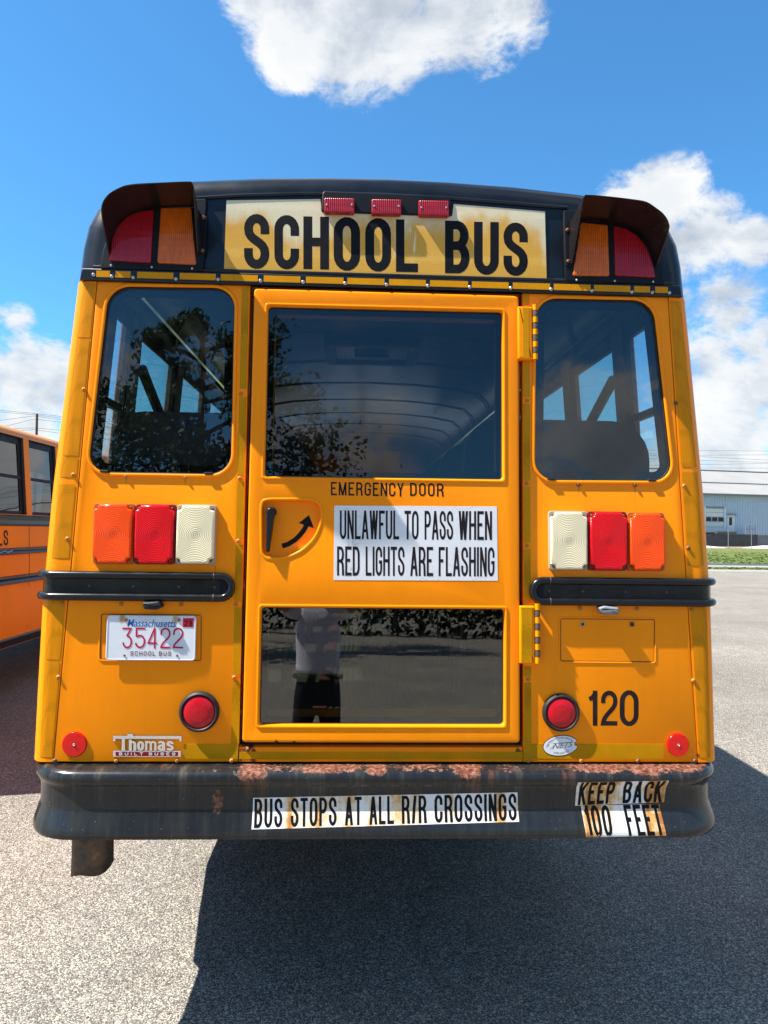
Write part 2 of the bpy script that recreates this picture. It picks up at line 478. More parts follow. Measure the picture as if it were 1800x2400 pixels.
def bumper_mat():
    mt, g = M_('weathered black bumper steel')
    co = g.n('ShaderNodeTexCoord').outputs['Object']
    sp = g.n('ShaderNodeSeparateXYZ', {0: co})
    x, z = sp.outputs[0], sp.outputs[2]
    st = g.noise(g.vmath('MULTIPLY', co, (26, 8, 1.3)), 1.0, 6.0, .7)
    n = g.noise(co, 5.0, 6.0, .65)
    fn = g.noise(co, 75.0, 7.0, .7)
    c = g.mix(g.mr(st, .4, .75), (0.010, 0.011, 0.013), (0.030, 0.030, 0.026))
    c = g.mix(g.mr(n, .35, .65, 0, .4), c, (.02, .021, .024))
    drip = g.math('MULTIPLY', g.mr(st, .52, .72), g.mr(z, .74, .87, 0, .38))
    c = g.mix(drip, c, (.15, .13, .10))
    big = g.noise(g.vmath('MULTIPLY', co, (1, 1, .4)), 4.3, 4.0, .6)
    # bare rust along the top edge, heaviest at two welds, with runs below
    edge = g.math('ADD', g.mr(z, .858, .881, 0.0, .70, smooth=False), g.math('ADD', g.math('MULTIPLY', g.math('SUBTRACT', big, .52), 2.2), g.mr(x, -.9, .2, -.20, .10)))
    spots = None
    for sx, sz, rx, rz in ((-.435, .868, .07, .030), (.285, .872, .06, .026), (-.02, .876, .05, .018), (.90, .876, .08, .02), (-.545, .775, .024, .052)):
        dd = g.vmath('LENGTH', g.vmath('MULTIPLY', g.vmath('SUBTRACT', co, (sx, 0, sz)), (1 / rx, 0, 1 / rz)), out=1)
        b = g.mr(dd, 0.0, 1.5, 1.0, 0.0)
        spots = b if spots is None else g.math('MAXIMUM', spots, b)
    runs = None
    for sx, w_ in ((-.435, .07), (.285, .05), (-.02, .02), (.90, .04), (.34, .05), (.62, .03), (-.75, .03)):
        b = g.math('MULTIPLY', g.mr(g.math('ABSOLUTE', g.math('SUBTRACT', x, sx)), 0, w_, 1, 0), g.mr(z, .765, .85, 0, .9))
        runs = b if runs is None else g.math('MAXIMUM', runs, b)
    runs = g.math('MULTIPLY', runs, g.mr(st, .47, .62))
    rm = g.math('MAXIMUM', g.math('MULTIPLY', edge, g.mr(z, .858, .872, 0, 1)), g.math('MULTIPLY', spots, 1.0))
    rm = g.mr(g.math('ADD', rm, g.math('MULTIPLY', g.math('SUBTRACT', fn, .5), 1.1)), .45, .70)
    rc = g.ramp(fn, [(.34, (.025, .007, .004)), (.45, (.085, .024, .010)), (.53, (.16, .055, .030)), (.62, (.25, .14, .105)), (.70, (.10, .035, .018))])
    c = g.mix(runs, c, (.15, .045, .014))
    c = g.mix(rm, c, rc)
    speck = g.noise(co, 140, 2, .5)
    c = g.mix(g.mr(speck, .72, .78, 0, .5), c, (.3, .3, .3))
    rough = g.math('MAXIMUM', g.mr(n, .3, .7, .16, .32, smooth=False), g.math('MULTIPLY', rm, .85))
    out(g, pbsdf(g, c, rough, bump=g.math('ADD', g.math('MULTIPLY', fn, rm), g.math('MULTIPLY', big, .4)), bstr=.5, bdist=.004, **{'Coat Weight': .25, 'Coat Roughness': .15}))
    mt, g = M_('rusty exhaust steel')
    co = g.n('ShaderNodeTexCoord').outputs['Object']
    n = g.noise(co, 14.0, 6.0, .7)
    c = g.ramp(n, [(.3, (.03, .022, .018)), (.5, (.09, .07, .055)), (.62, (.16, .09, .05)), (.75, (.2, .19, .17))])
    out(g, pbsdf(g, c, .55, .5, bump=n, bstr=.4, bdist=.004))


bumper_mat()


def glass(name, tint, ior=1.6, rough=0.0):
    """tinted safety glass: fresnel mirror over a coloured see-through body"""
    mt, g = M_(name)
    co = g.n('ShaderNodeTexCoord').outputs['Object']
    wav = g.noise(co, 2.2, 2.0, .4)
    bump = g.n('ShaderNodeBump', {'Height': wav, 'Strength': .06, 'Distance': .02})
    back = g.n('ShaderNodeNewGeometry').outputs['Backfacing']      # a thin pane mirrors alike from either side
    fr = g.n('ShaderNodeFresnel', {'IOR': g.mr(back, 0, 1, ior, 1 / ior, smooth=False)})
    dust = g.noise(co, 30.0, 6.0, .7)
    dm = g.mr(dust, .55, .95, 0.0, .03)
    tr = g.n('ShaderNodeBsdfTransparent', {'Color': tint})
    gl = g.n('ShaderNodeBsdfGlossy', {'Color': (1, 1, 1), 'Roughness': rough, 'Normal': bump.outputs[0]})
    df = g.n('ShaderNodeBsdfDiffuse', {'Color': (.4, .38, .35)})
    a = g.n('ShaderNodeMixShader', {0: fr.outputs[0], 1: tr.outputs[0], 2: gl.outputs[0]})
    b = g.n('ShaderNodeMixShader', {0: dm, 1: a.outputs[0], 2: df.outputs[0]})
    out(g, b)


glass('rear window glass', (0.84, 0.88, 0.90), ior=1.50)
glass('door window glass', (0.58, 0.64, 0.70), ior=1.48)
glass('dark door glass', (0.52, 0.52, 0.48), ior=1.80)
glass('tinted side glass', (0.70, 0.81, 0.77), ior=1.4)
glass('dark side glass', (0.22, 0.24, 0.25), ior=1.75)
glass('clear side glass', (0.93, 0.95, 0.95))


def asphalt():
    mt, g = M_('worn asphalt')
    co = g.n('ShaderNodeTexCoord').outputs['Object']
    v = g.n('ShaderNodeTexVoronoi', {'Vector': co, 'Scale': 185.0}, feature='F1')
    v2 = g.n('ShaderNodeTexVoronoi', {'Vector': co, 'Scale': 62.0}, feature='F1')
    cell = g.n('ShaderNodeSeparateColor', {0: v.outputs['Color']})
    cell2 = g.n('ShaderNodeSeparateColor', {0: v2.outputs['Color']})
    big = g.noise(co, .55, 6.0, .6)
    mid = g.noise(co, 6.0, 6.0, .65)
    fine = g.noise(co, 210.0, 3.0, .6)
    stone = g.ramp(cell.outputs[0], [(0, (.062, .056, .049)), (.35, (.165, .149, .128)), (.7, (.285, .26, .222)), (1, (.50, .46, .40))])
    pit = g.mr(v.outputs['Distance'], .40, .80, 0, .78)
    c = g.mix(pit, stone, (.045, .043, .042))
    tan = g.math('MULTIPLY', g.mr(cell2.outputs[1], .86, .90), g.mr(v2.outputs['Distance'], .3, .5, 1, 0))
    c = g.mix(g.math('MULTIPLY', tan, .7), c, (.52, .42, .30))
    drk = g.math('MULTIPLY', g.mr(cell2.outputs[2], .90, .93), g.mr(v2.outputs['Distance'], .3, .5, 1, 0))
    c = g.mix(drk, c, (.03, .03, .03))
    f = g.math('ADD', g.mr(big, .3, .7, .80, 1.14, smooth=False), g.mr(mid, .3, .7, -.10, .10, smooth=False))
    c = g.mix(1.0, c, g.n('ShaderNodeCombineXYZ', {0: f, 1: f, 2: f}).outputs[0], 'MULTIPLY')
    # hairline cracks and a few dark spots
    wob = g.n('ShaderNodeTexNoise', {'Vector': co, 'Scale': 1.6, 'Detail': 6.0}).outputs[1]
    cr = g.n('ShaderNodeTexVoronoi', {'Vector': g.vmath('ADD', co, g.vmath('MULTIPLY', wob, (.9, .9, 0))), 'Scale': .33}, feature='DISTANCE_TO_EDGE').outputs[0]
    crm = g.math('MULTIPLY', g.mr(cr, 0.0, .005, .45, 0), g.mr(mid, .40, .52))
    c = g.mix(crm, c, (.05, .048, .045))
    sp = g.n('ShaderNodeTexVoronoi', {'Vector': co, 'Scale': 3.0}, feature='F1')
    spm = g.mr(g.math('ADD', sp.outputs[0], g.math('MULTIPLY', fine, .02)), .035, .055, .8, 0)
    c = g.mix(spm, c, (.035, .03, .03))
    oil = g.math('MULTIPLY', g.mr(g.noise(co, .8, 3.0, .5), .62, .74, 0, .38), g.mr(mid, .35, .6))
    c = g.mix(oil, c, (.06, .055, .05))
    h = g.math('ADD', g.math('MULTIPLY', v.outputs['Distance'], -1.0), g.math('MULTIPLY', fine, .35))
    out(g, pbsdf(g, c, .88, bump=h, bstr=.55, bdist=.005))
    mt, g = M_('lawn grass')
    co = g.n('ShaderNodeTexCoord').outputs['Object']
    n = g.noise(co, .12, 6, .65)
    n2 = g.noise(g.vmath('MULTIPLY', co, (.4, 1.6, 1)), 1.2, 6, .7)
    n3 = g.noise(co, 14.0, 4, .7)
    c = g.mix(g.mr(n2, .35, .65), (.07, .115, .025), (.15, .17, .04))
    c = g.mix(g.mr(n, .45, .65, 0, .55), c, (.17, .15, .05))
    c = g.mix(g.mr(n3, .4, .7, 0, .45), c, (.03, .055, .012))
    out(g, pbsdf(g, c, .95, bump=n3, bstr=.7, bdist=.05))
    for nm, a, b in (('grass blade', (.05, .10, .02), (.13, .16, .035)), ('leaf', (.028, .055, .014), (.06, .10, .022)), ('far leaf', (.022, .042, .012), (.05, .078, .02)), ('shade band leaf', (.006, .013, .004), (.014, .024, .007))):  # last leaf tone carries the mirrored shade in its near-black colour
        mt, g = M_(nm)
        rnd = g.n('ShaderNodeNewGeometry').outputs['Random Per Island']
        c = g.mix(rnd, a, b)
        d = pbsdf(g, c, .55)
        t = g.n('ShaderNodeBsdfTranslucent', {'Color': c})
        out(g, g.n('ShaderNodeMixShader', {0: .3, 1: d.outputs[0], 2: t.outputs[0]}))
    mt, g = M_('bare earth')
    co = g.n('ShaderNodeTexCoord').outputs['Object']
    n = g.noise(co, .05, 6, .6)
    c = g.mix(g.mr(n, .35, .65), (.09, .10, .04), (.2, .17, .11))
    out(g, pbsdf(g, c, .95))


asphalt()

# ------------------------------------------------------------------ mesh helpers
WLOC = {}


def obj(name, bm, mt, parent=None, origin=None, smooth=None):
    """link a bmesh (or mesh) given in world coordinates as one object"""
    if isinstance(bm, bpy.types.Mesh):
        me = bm
    else:
        me = bpy.data.meshes.new(name)
        bmesh.ops.recalc_face_normals(bm, faces=bm.faces)
        bm.to_mesh(me)
        bm.free()
    org = Vector(origin) if origin is not None else Vector((0, 0, 0))
    if origin is not None:
        me.transform(Matrix.Translation(-org))
    if smooth:
        me.polygons.foreach_set('use_smooth', [True] * len(me.polygons))
        try:
            me.set_sharp_from_angle(angle=radians(smooth))
        except Exception:
            pass
    me.materials.clear()
    for x in (mt if isinstance(mt, (list, tuple)) else [mt]):
        me.materials.append(MATS[x])
    o = bpy.data.objects.new(name, me)
    col.objects.link(o)
    WLOC[o.name] = org
    if parent is not None:
        o.parent = parent
        o.location = org - WLOC[parent.name]
    else:
        o.location = org
    return o


def inst(src, name, loc, parent, mt=None):
    """another object sharing src's mesh, at a world location"""
    o = bpy.data.objects.new(name, src)
    col.objects.link(o)
    WLOC[o.name] = Vector(loc)
    o.parent = parent
    o.location = Vector(loc) - (WLOC[parent.name] if parent else Vector((0, 0, 0)))
    return o


def thing(name, label, cat, loc=(0, 0, 0), group=None):
    o = bpy.data.objects.new(name, None)
    o.empty_display_size = .3
    col.objects.link(o)
    o.location = loc
    WLOC[o.name] = Vector(loc)
    tag(o, label, cat, group)
    return o


def tag(o, label=None, cat=None, group=None, kind=None):
    if label: o['label'] = label
    if cat: o['category'] = cat
    if group: o['group'] = group
    if kind: o['kind'] = kind
    return o


def box(bm, x0, y0, z0, x1, y1, z1):
    vs = [bm.verts.new(p) for p in ((x0, y0, z0), (x1, y0, z0), (x1, y1, z0), (x0, y1, z0), (x0, y0, z1), (x1, y0, z1), (x1, y1, z1), (x0, y1, z1))]
    for f in ((0, 3, 2, 1), (4, 5, 6, 7), (0, 1, 5, 4), (1, 2, 6, 5), (2, 3, 7, 6), (3, 0, 4, 7)):
        bm.faces.new([vs[i] for i in f])
    return vs


def bbox(x0, y0, z0, x1, y1, z1, bev=0.0, seg=2):
    bm = bmesh.new()
    box(bm, x0, y0, z0, x1, y1, z1)
    if bev:
        bmesh.ops.bevel(bm, geom=bm.edges[:], offset=bev, segments=seg, affect='EDGES', profile=.5)
    return bm


def area2(p):
    return sum(p[i - 1][0] * p[i][1] - p[i][0] * p[i - 1][1] for i in range(len(p)))


def inset(poly, d):
    """offset a closed ccw polygon inwards by d"""
    n = len(poly)
    res = []
    for i in range(n):
        a, b, c = poly[i - 1], poly[i], poly[(i + 1) % n]
        e1 = (b[0] - a[0], b[1] - a[1]); e2 = (c[0] - b[0], c[1] - b[1])
        l1 = hypot(*e1) or 1e-9; l2 = hypot(*e2) or 1e-9
        n1 = (-e1[1] / l1, e1[0] / l1); n2 = (-e2[1] / l2, e2[0] / l2)
        mx, my = n1[0] + n2[0], n1[1] + n2[1]
        k = mx * n1[0] + my * n1[1]
        k = max(k, .35)
        res.append((b[0] + mx * d / k, b[1] + my * d / k))
    return res


def rounded(pts, r, n=5):
    """round the corners of a polygon; r a number or one per corner"""
    res = []
    N = len(pts)
    for i in range(N):
        a, b, c = Vector(pts[i - 1][:2]), Vector(pts[i][:2]), Vector(pts[(i + 1) % N][:2])
        ri = r[i] if hasattr(r, '__len__') else r
        if ri <= 0:
            res.append(tuple(b)); continue
        d1, d2 = (a - b), (c - b)
        t1 = min(ri, d1.length * .49); t2 = min(ri, d2.length * .49)
        p, q = b + d1.normalized() * t1, b + d2.normalized() * t2
        for k in range(n + 1):
            t = k / n
            # conic close to a circular arc
            wt = .72
            den = (1 - t) ** 2 + 2 * wt * t * (1 - t) + t * t
            res.append(tuple((p * (1 - t) ** 2 + b * (2 * wt * t * (1 - t)) + q * t * t) / den))
    return res


def pxpoly(pts, w=0.0):
    q = [P(x, y, w) for x, y in pts]
    return q if area2(q) > 0 else q[::-1]


def prism(poly, w0, w1, bev=0.0, seg=2, bm=None, frame=B):
    """solid on the rear wall from w0 to w1 with a rounded front edge"""
    bm = bm or bmesh.new()
    if area2(poly) < 0:
        poly = poly[::-1]
    rings = [(poly, w0), (poly, w1 - bev)]
    for k in range(1, seg + 1 if bev else 1):
        a = pi / 2 * k / seg
        rings.append((inset(poly, bev * (1 - cos(a))), w1 - bev + bev * sin(a)))
    if bev and seg > 1:
        rings.append((inset(poly, bev * 1.25), w1))       # keeps the flat face flat under smooth shading
    vr = [[bm.verts.new(frame(x, y, w)) for x, y in pl] for pl, w in rings]
    n = len(poly)
    for a, b in zip(vr[:-1], vr[1:]):
        for i in range(n):
            bm.faces.new((a[i], a[(i + 1) % n], b[(i + 1) % n], b[i]))
    bm.faces.new(vr[-1])
    bm.faces.new(vr[0][::-1])
    return bm


def plate(outer, holes, w0, w1, bev=0.004, frame=B, res=2):
    """sheet with cut-outs and rolled edges, through a filled 2-D curve"""
    cu = bpy.data.curves.new('tmp', 'CURVE')
    cu.dimensions = '2D'
    cu.fill_mode = 'BOTH'
    for pl in [outer] + holes:
        sp = cu.splines.new('POLY')
        sp.points.add(len(pl) - 1)
        for p, (x, y) in zip(sp.points, pl):
            p.co = (x, y, 0, 1)
        sp.use_cyclic_u = True
    cu.extrude = (w1 - w0) / 2 - bev
    cu.bevel_depth = bev
    cu.bevel_resolution = res
    cu.offset = -bev
    o = bpy.data.objects.new('tmp', cu)
    col.objects.link(o)
    dg = bpy.context.evaluated_depsgraph_get()
    dg.update()
    me = bpy.data.meshes.new_from_object(o.evaluated_get(dg))
    bpy.data.objects.remove(o)
    bpy.data.curves.remove(cu)
    bm = bmesh.new()
    bm.from_mesh(me)
    bpy.data.meshes.remove(me)
    for v in bm.verts:
        v.co = frame(v.co.x, v.co.y, v.co.z + (w0 + w1) / 2)
    bmesh.ops.remove_doubles(bm, verts=bm.verts, dist=1e-5)
    return bm


def lathe(prof, cx, cy, n=28, bm=None, frame=B):
    """prof: (radius, w) pairs turned about the wall normal at (cx, cy)"""
    bm = bm or bmesh.new()
    rings = []
    for r, w in prof:
        if r < 1e-6:
            rings.append([bm.verts.new(frame(cx, cy, w))])
        else:
            rings.append([bm.verts.new(frame(cx + r * cos(2 * pi * k / n), cy + r * sin(2 * pi * k / n), w)) for k in range(n)])
    for a, b in zip(rings[:-1], rings[1:]):
        for i in range(n):
            j = (i + 1) % n
            if len(a) == 1:
                bm.faces.new((a[0], b[i], b[j]))
            elif len(b) == 1:
                bm.faces.new((a[i], a[j], b[0]))
            else:
                bm.faces.new((a[i], a[j], b[j], b[i]))
    return bm


def tube(bm, pts, r, n=8, cap=True, closed=False):
    """round bar through world points; r a number or one per point"""
    pts = [Vector(p) for p in pts]
    rings = []
    N = len(pts)
    prev = None
    for i, p in enumerate(pts):
        if closed:
            t = (pts[(i + 1) % N] - pts[i - 1]).normalized()
        else:
            t = (pts[min(i + 1, N - 1)] - pts[max(i - 1, 0)]).normalized()
        if prev is None:
            a = Vector((0, 0, 1)) if abs(t.z) < .9 else Vector((1, 0, 0))
            s = t.cross(a).normalized()
        else:
            s = (prev - t * prev.dot(t)).normalized()
        prev = s
        b = t.cross(s)
        rr = r[i] if hasattr(r, '__len__') else r
        rings.append([bm.verts.new(p + (s * cos(2 * pi * k / n) + b * sin(2 * pi * k / n)) * rr) for k in range(n)])
    prs = list(zip(rings[:-1], rings[1:]))
    if closed:
        prs.append((rings[-1], rings[0]))
    for a, b in prs:
        for i in range(n):
            j = (i + 1) % n
            bm.faces.new((a[i], a[j], b[j], b[i]))
    if cap and not closed:
        bm.faces.new(rings[0][::-1])
        bm.faces.new(rings[-1])
    return bm


def skin_grid(bm, rows, closed=False):
    """quads between rows of world points"""
    vr = [[bm.verts.new(p) for p in r] for r in rows]
    for a, b in zip(vr[:-1], vr[1:]):
        n = len(a)
        for i in range(n if closed else n - 1):
            j = (i + 1) % n
            bm.faces.new((a[i], a[j], b[j], b[i]))
    return vr


# ------------------------------------------------------------------ lettering
def arc(cx, cy, rx, ry, a0, a1, n=9):
    return [(cx + rx * cos(radians(a0 + (a1 - a0) * k / n)), cy + ry * sin(radians(a0 + (a1 - a0) * k / n))) for k in range(n + 1)]


def bez(a, b, c, d, n=8):
    o = []
    for k in range(n + 1):
        t = k / n; s = 1 - t
        o.append(tuple(a[i] * s ** 3 + 3 * b[i] * s * s * t + 3 * c[i] * s * t * t + d[i] * t ** 3 for i in (0, 1)))
    return o


R_ = .24
GL = {
    'A': [[(0, 0), (.5, 1)], [(1, 0), (.5, 1)], [(.16, .27), (.84, .27)]],
    'B': [[(0, 0), (0, 1)], [(0, 1), (.5, 1)] + arc(.5, .765, .44, .235, 80, -80) + [(.5, .53), (0, .53)], [(.45, .53)] + arc(.52, .265, .48, .265, 80, -80) + [(.5, 0), (0, 0)]],
    'C': [[(1, .64), (1, .74)] + arc(.5, .78, .5, .22, 10, 170) + [(0, .74), (0, .26)] + arc(.5, .22, .5, .22, 190, 350) + [(1, .26), (1, .36)]],
    'D': [[(0, 0), (0, 1)], [(0, 1), (.45, 1)] + arc(.5, .72, .5, .28, 80, 0) + arc(.5, .28, .5, .28, 0, -80) + [(.45, 0), (0, 0)]],
    'E': [[(0, 0), (0, 1)], [(0, 1), (1, 1)], [(0, .53), (.88, .53)], [(0, 0), (1, 0)]],
    'F': [[(0, 0), (0, 1)], [(0, 1), (1, 1)], [(0, .53), (.88, .53)]],
    'G': [[(1, .66), (1, .74)] + arc(.5, .78, .5, .22, 10, 170) + [(0, .74), (0, .26)] + arc(.5, .22, .5, .22, 190, 350) + [(1, .26), (1, .47), (.52, .47)]],
    'H': [[(0, 0), (0, 1)], [(1, 0), (1, 1)], [(0, .52), (1, .52)]],
    'I': [[(.5, 0), (.5, 1)]],
    'K': [[(0, 0), (0, 1)], [(1, 1), (.02, .36)], [(.34, .58), (1, 0)]],
    'L': [[(0, 0), (0, 1)], [(0, 0), (1, 0)]],
    'M': [[(0, 0), (0, 1)], [(0, 1), (.5, .0)], [(.5, .0), (1, 1)], [(1, 1), (1, 0)]],
    'N': [[(0, 0), (0, 1)], [(0, 1), (1, 0)], [(1, 0), (1, 1)]],
    'O': [arc(.5, 1 - R_, .5, R_, 0, 180) + arc(.5, R_, .5, R_, 180, 360) + [(1, 1 - R_)]],
    'P': [[(0, 0), (0, 1)], [(0, 1), (.5, 1)] + arc(.5, .74, .5, .26, 80, -80) + [(.5, .48), (0, .48)]],
    'R': [[(0, 0), (0, 1)], [(0, 1), (.5, 1)] + arc(.5, .75, .48, .25, 80, -80) + [(.5, .5), (0, .5)], [(.45, .5), (.72, .48), (.93, .36), (.96, .2), (1, 0)]],
    'S': [[(1, .66), (1, .74)] + arc(.5, .78, .5, .22, 10, 180) + bez((0, .76), (0, .5), (1, .52), (1, .25)) [1:] + arc(.5, .22, .5, .22, -5, -170) + [(0, .26), (0, .35)]],
    'T': [[(.5, 0), (.5, 1)], [(0, 1), (1, 1)]],
    'U': [[(0, 1), (0, .25)] + arc(.5, .23, .5, .23, 190, 350) + [(1, .25), (1, 1)]],
    'W': [[(0, 1), (.25, 0)], [(.25, 0), (.5, 1)], [(.5, 1), (.75, 0)], [(.75, 0), (1, 1)]],
    'Y': [[(0, 1), (.5, .42)], [(1, 1), (.5, .42)], [(.5, .46), (.5, 0)]],
    '/': [[(0, 0), (1, 1)]],
    '0': [arc(.5, 1 - .3, .5, .3, 0, 180) + arc(.5, .3, .5, .3, 180, 360) + [(1, .7)]],
    '1': [[(1, 0), (1, 1)], [(0, .80), (.5, .83), (1, .97)]],
    '2': [[(0, .66), (0, .74)] + arc(.5, .76, .5, .24, 170, 0) + bez((1, .7), (1, .45), (.05, .3), (0, .0)), [(0, 0), (1, 0)]],
    '3': [[(0, 1), (.95, 1), (.45, .60)], [(.45, .60)] + arc(.5, .30, .5, .30, 85, -170, 16) + [(0, .26)]],
    '4': [[(.8, 0), (.8, 1)], [(.8, 1), (0, .23)], [(0, .23), (1, .23)]],
    '5': [[(1, 1), (.06, 1), (.06, .57)], [(.06, .57)] + arc(.48, .32, .52, .31, 120, -165, 16)],
    '8': [arc(.5, .77, .42, .23, 0, 360, 16), arc(.5, .27, .5, .27, 0, 360, 16)],
    'h': [[(0, 0), (0, 1.3)], [(0, .6)] + arc(.5, .70, .5, .30, 170, 0) + [(1, 0)]],
    'o': [arc(.5, .5, .5, .5, 0, 360, 20)],
    'm': [[(0, 0), (0, 1)], [(0, .6)] + arc(.25, .72, .25, .28, 170, 0) + [(.5, 0)], [(.5, .6)] + arc(.75, .72, .25, .28, 170, 0) + [(1, 0)]],
    'a': [[(.05, .82)] + arc(.5, .72, .5, .28, 150, 0) + [(1, 0)], arc(.5, .28, .5, .28, 0, 360, 16)],
    's': [[(.95, .72)] + arc(.5, .77, .46, .23, 10, 180) + bez((.04, .76), (.0, .5), (1, .52), (.97, .25))[1:] + arc(.5, .23, .48, .23, -5, -170)],
}
WID = {'I': .30, '1': .62, 'M': 1.2, 'W': 1.3, 'A': 1.06, ' ': .55, '/': .62, 'E': .92, 'F': .9, 'L': .9, 'm': 1.5, 'T': .95}


def strips(ch, wl, t, b):
    """strokes of one character as strips of point pairs inside a box wl wide and 1 high, stem t and bar b thick"""
    res = []
    for pl in GL[ch]:
        pts = []
        for x, y in pl:
            q = (t / 2 + x * (wl - t) if wl > t else wl / 2, b / 2 + y * (1 - b))
            if not pts or hypot(q[0] - pts[-1][0], q[1] - pts[-1][1]) > 1e-5:
                pts.append(q)
        n = len(pts)
        closed = n > 6 and hypot(pts[0][0] - pts[-1][0], pts[0][1] - pts[-1][1]) < 1e-4
        L, Rr = [], []
        for i, p in enumerate(pts):
            def nor(a, c):
                # normal in the pen's own stretched space
                dx, dy = (c[0] - a[0]) / t, (c[1] - a[1]) / b
                l = hypot(dx, dy) or 1e-9
                return (-dy / l, dx / l)
            if closed and i in (0, n - 1):
                n1, n2 = nor(pts[-2], pts[-1]), nor(pts[0], pts[1])
            else:
                n1 = nor(pts[i - 1], p) if i > 0 else None
                n2 = nor(p, pts[i + 1]) if i < n - 1 else None
            if n1 and n2:
                mx, my = n1[0] + n2[0], n1[1] + n2[1]
                k = max(mx * n1[0] + my * n1[1], .5)
                nx, ny = mx / k, my / k
                L.append((p[0] + nx * t / 2, p[1] + ny * b / 2)); Rr.append((p[0] - nx * t / 2, p[1] - ny * b / 2))
            else:
                q = pts[1] if i == 0 else pts[-2]
                nx, ny = n2 or n1
                steep = abs(p[1] - q[1]) > abs(p[0] - q[0]) * .8 * (1 / max(wl, .3))
                ye = p[1]
                if steep and (abs(p[1] - b / 2) < 1e-4 or abs(p[1] - (1 - b / 2)) < 1e-4):
                    # run the stem out to the cap line or the base line and cut it level
                    ye = 0.0 if p[1] < .5 else 1.0
                    k = (ye - q[1]) / (p[1] - q[1])
                    xe = q[0] + (p[0] - q[0]) * k if abs(p[0] - q[0]) < .12 * wl else p[0]
                    wdt = t * (1.0 if abs(p[0] - q[0]) < .02 else 1.06)
                    sg = 1 if nx > 0 else -1
                    L.append((xe + sg * wdt / 2, ye)); Rr.append((xe - sg * wdt / 2, ye))
                else:
                    ex = (p[0] - q[0]); ey = (p[1] - q[1])
                    horiz = abs(ey) < 1e-4
                    xe = p[0]
                    if horiz and (abs(p[0] - (wl - t / 2)) < 1e-4 or abs(p[0] - t / 2) < 1e-4):
                        xe = wl if p[0] > wl / 2 else 0.0
                    L.append((xe + nx * t / 2, p[1] + ny * b / 2)); Rr.append((xe - nx * t / 2, p[1] - ny * b / 2))
        res.append((L, Rr))
    return res


def layout(string, gap=.26, widths=None):
    x = 0
    res = []
    for ch in string:
        w = (widths or WID).get(ch, WID.get(ch, 1.0))
        if ch != ' ':
            res.append((ch, x, w))
        x += w + (gap if ch != ' ' else 0)
    tot = max(a + w for _, a, w in res)
    return res, tot


def lettering(name, string, quad, mt, parent, w=.001, t=.26, b=.14, gap=.26, wf=None, th=.0001, seg=1, space=None, origin=None):
    """stroke lettering filling a quad (TL, TR, BR, BL in photograph pixels) on the rear wall"""
    bm = bmesh.new()
    wd = dict(WID)
    if space is not None:
        wd[' '] = space
    lay, tot = layout(string, gap, wd)
    TL, TR, BR, BL = [Vector(P(x, y, w)) for x, y in quad]

    def mp(x, y, k):
        s = x / tot
        q = (BL * (1 - s) + BR * s) * (1 - y) + (TL * (1 - s) + TR * s) * y
        ww = (wf(q.y) if wf else 0) + w + th + k * .00007
        return B(q.x, q.y, ww)

    for ch, x0, wl in lay:
        for k, (L, Rr) in enumerate(strips(ch, wl, t, b)):
            if seg > 1:
                L2, R2 = [], []
                for i in range(len(L) - 1):
                    for j in range(seg):
                        f = j / seg
                        L2.append((L[i][0] * (1 - f) + L[i + 1][0] * f, L[i][1] * (1 - f) + L[i + 1][1] * f))
                        R2.append((Rr[i][0] * (1 - f) + Rr[i + 1][0] * f, Rr[i][1] * (1 - f) + Rr[i + 1][1] * f))
                L, Rr = L2 + [L[-1]], R2 + [Rr[-1]]
            va = [bm.verts.new(mp(x0 + x, y, k)) for x, y in L]
            vb = [bm.verts.new(mp(x0 + x, y, k)) for x, y in Rr]
            for i in range(len(va) - 1):
                f = bm.faces.new((va[i], va[i + 1], vb[i + 1], vb[i]))
                f.normal_update()
                if f.normal.y > 0:
                    f.normal_flip()
    me = bpy.data.meshes.new(name)
    bm.to_mesh(me)
    bm.free()
    return obj(name, me, mt, parent)


def font_text(name, string, quad, mt, parent, w=.001, shear=0.0, weight=0.0, bend=None, sp=1.0):
    """text in Blender's built-in face, fitted to a quad on the rear wall"""
    cu = bpy.data.curves.new('tmp', 'FONT')
    cu.body = string
    cu.shear = shear
    cu.space_character = sp
    cu.offset = weight
    o = bpy.data.objects.new('tmp', cu)
    col.objects.link(o)
    dg = bpy.context.evaluated_depsgraph_get()
    dg.update()
    me = bpy.data.meshes.new_from_object(o.evaluated_get(dg))
    bpy.data.objects.remove(o)
    bpy.data.curves.remove(cu)
    xs = [v.co.x for v in me.vertices]; ys = [v.co.y for v in me.vertices]
    x0, x1, y0, y1 = min(xs), max(xs), min(ys), max(ys)
    TL, TR, BR, BL = [Vector(P(x, y, w)) for x, y in quad]
    for v in me.vertices:
        s, y = (v.co.x - x0) / (x1 - x0), (v.co.y - y0) / (y1 - y0)
        q = (BL * (1 - s) + BR * s) * (1 - y) + (TL * (1 - s) + TR * s) * y
        if bend:
            q = bend(s, y)
        v.co = B(q[0], q[1], w)
    return obj(name, me, mt, parent)


GZ = -.09        # ground level

# ------------------------------------------------------------------ ground and far setting
def sheet(name, pts, z, mt):
    bm = bmesh.new()
    bm.faces.new([bm.verts.new((x, y, z)) for x, y in pts])
    return tag(obj(name, bm, mt), kind='structure')


sheet('ground', [(-2500, -2500), (2500, -2500), (2500, 2500), (-2500, 2500)], GZ - .012, 'bare earth')
sheet('parking_lot', [(-70, -60), (80, -60), (80, 32.9), (-70, 31.0)], GZ, 'worn asphalt')


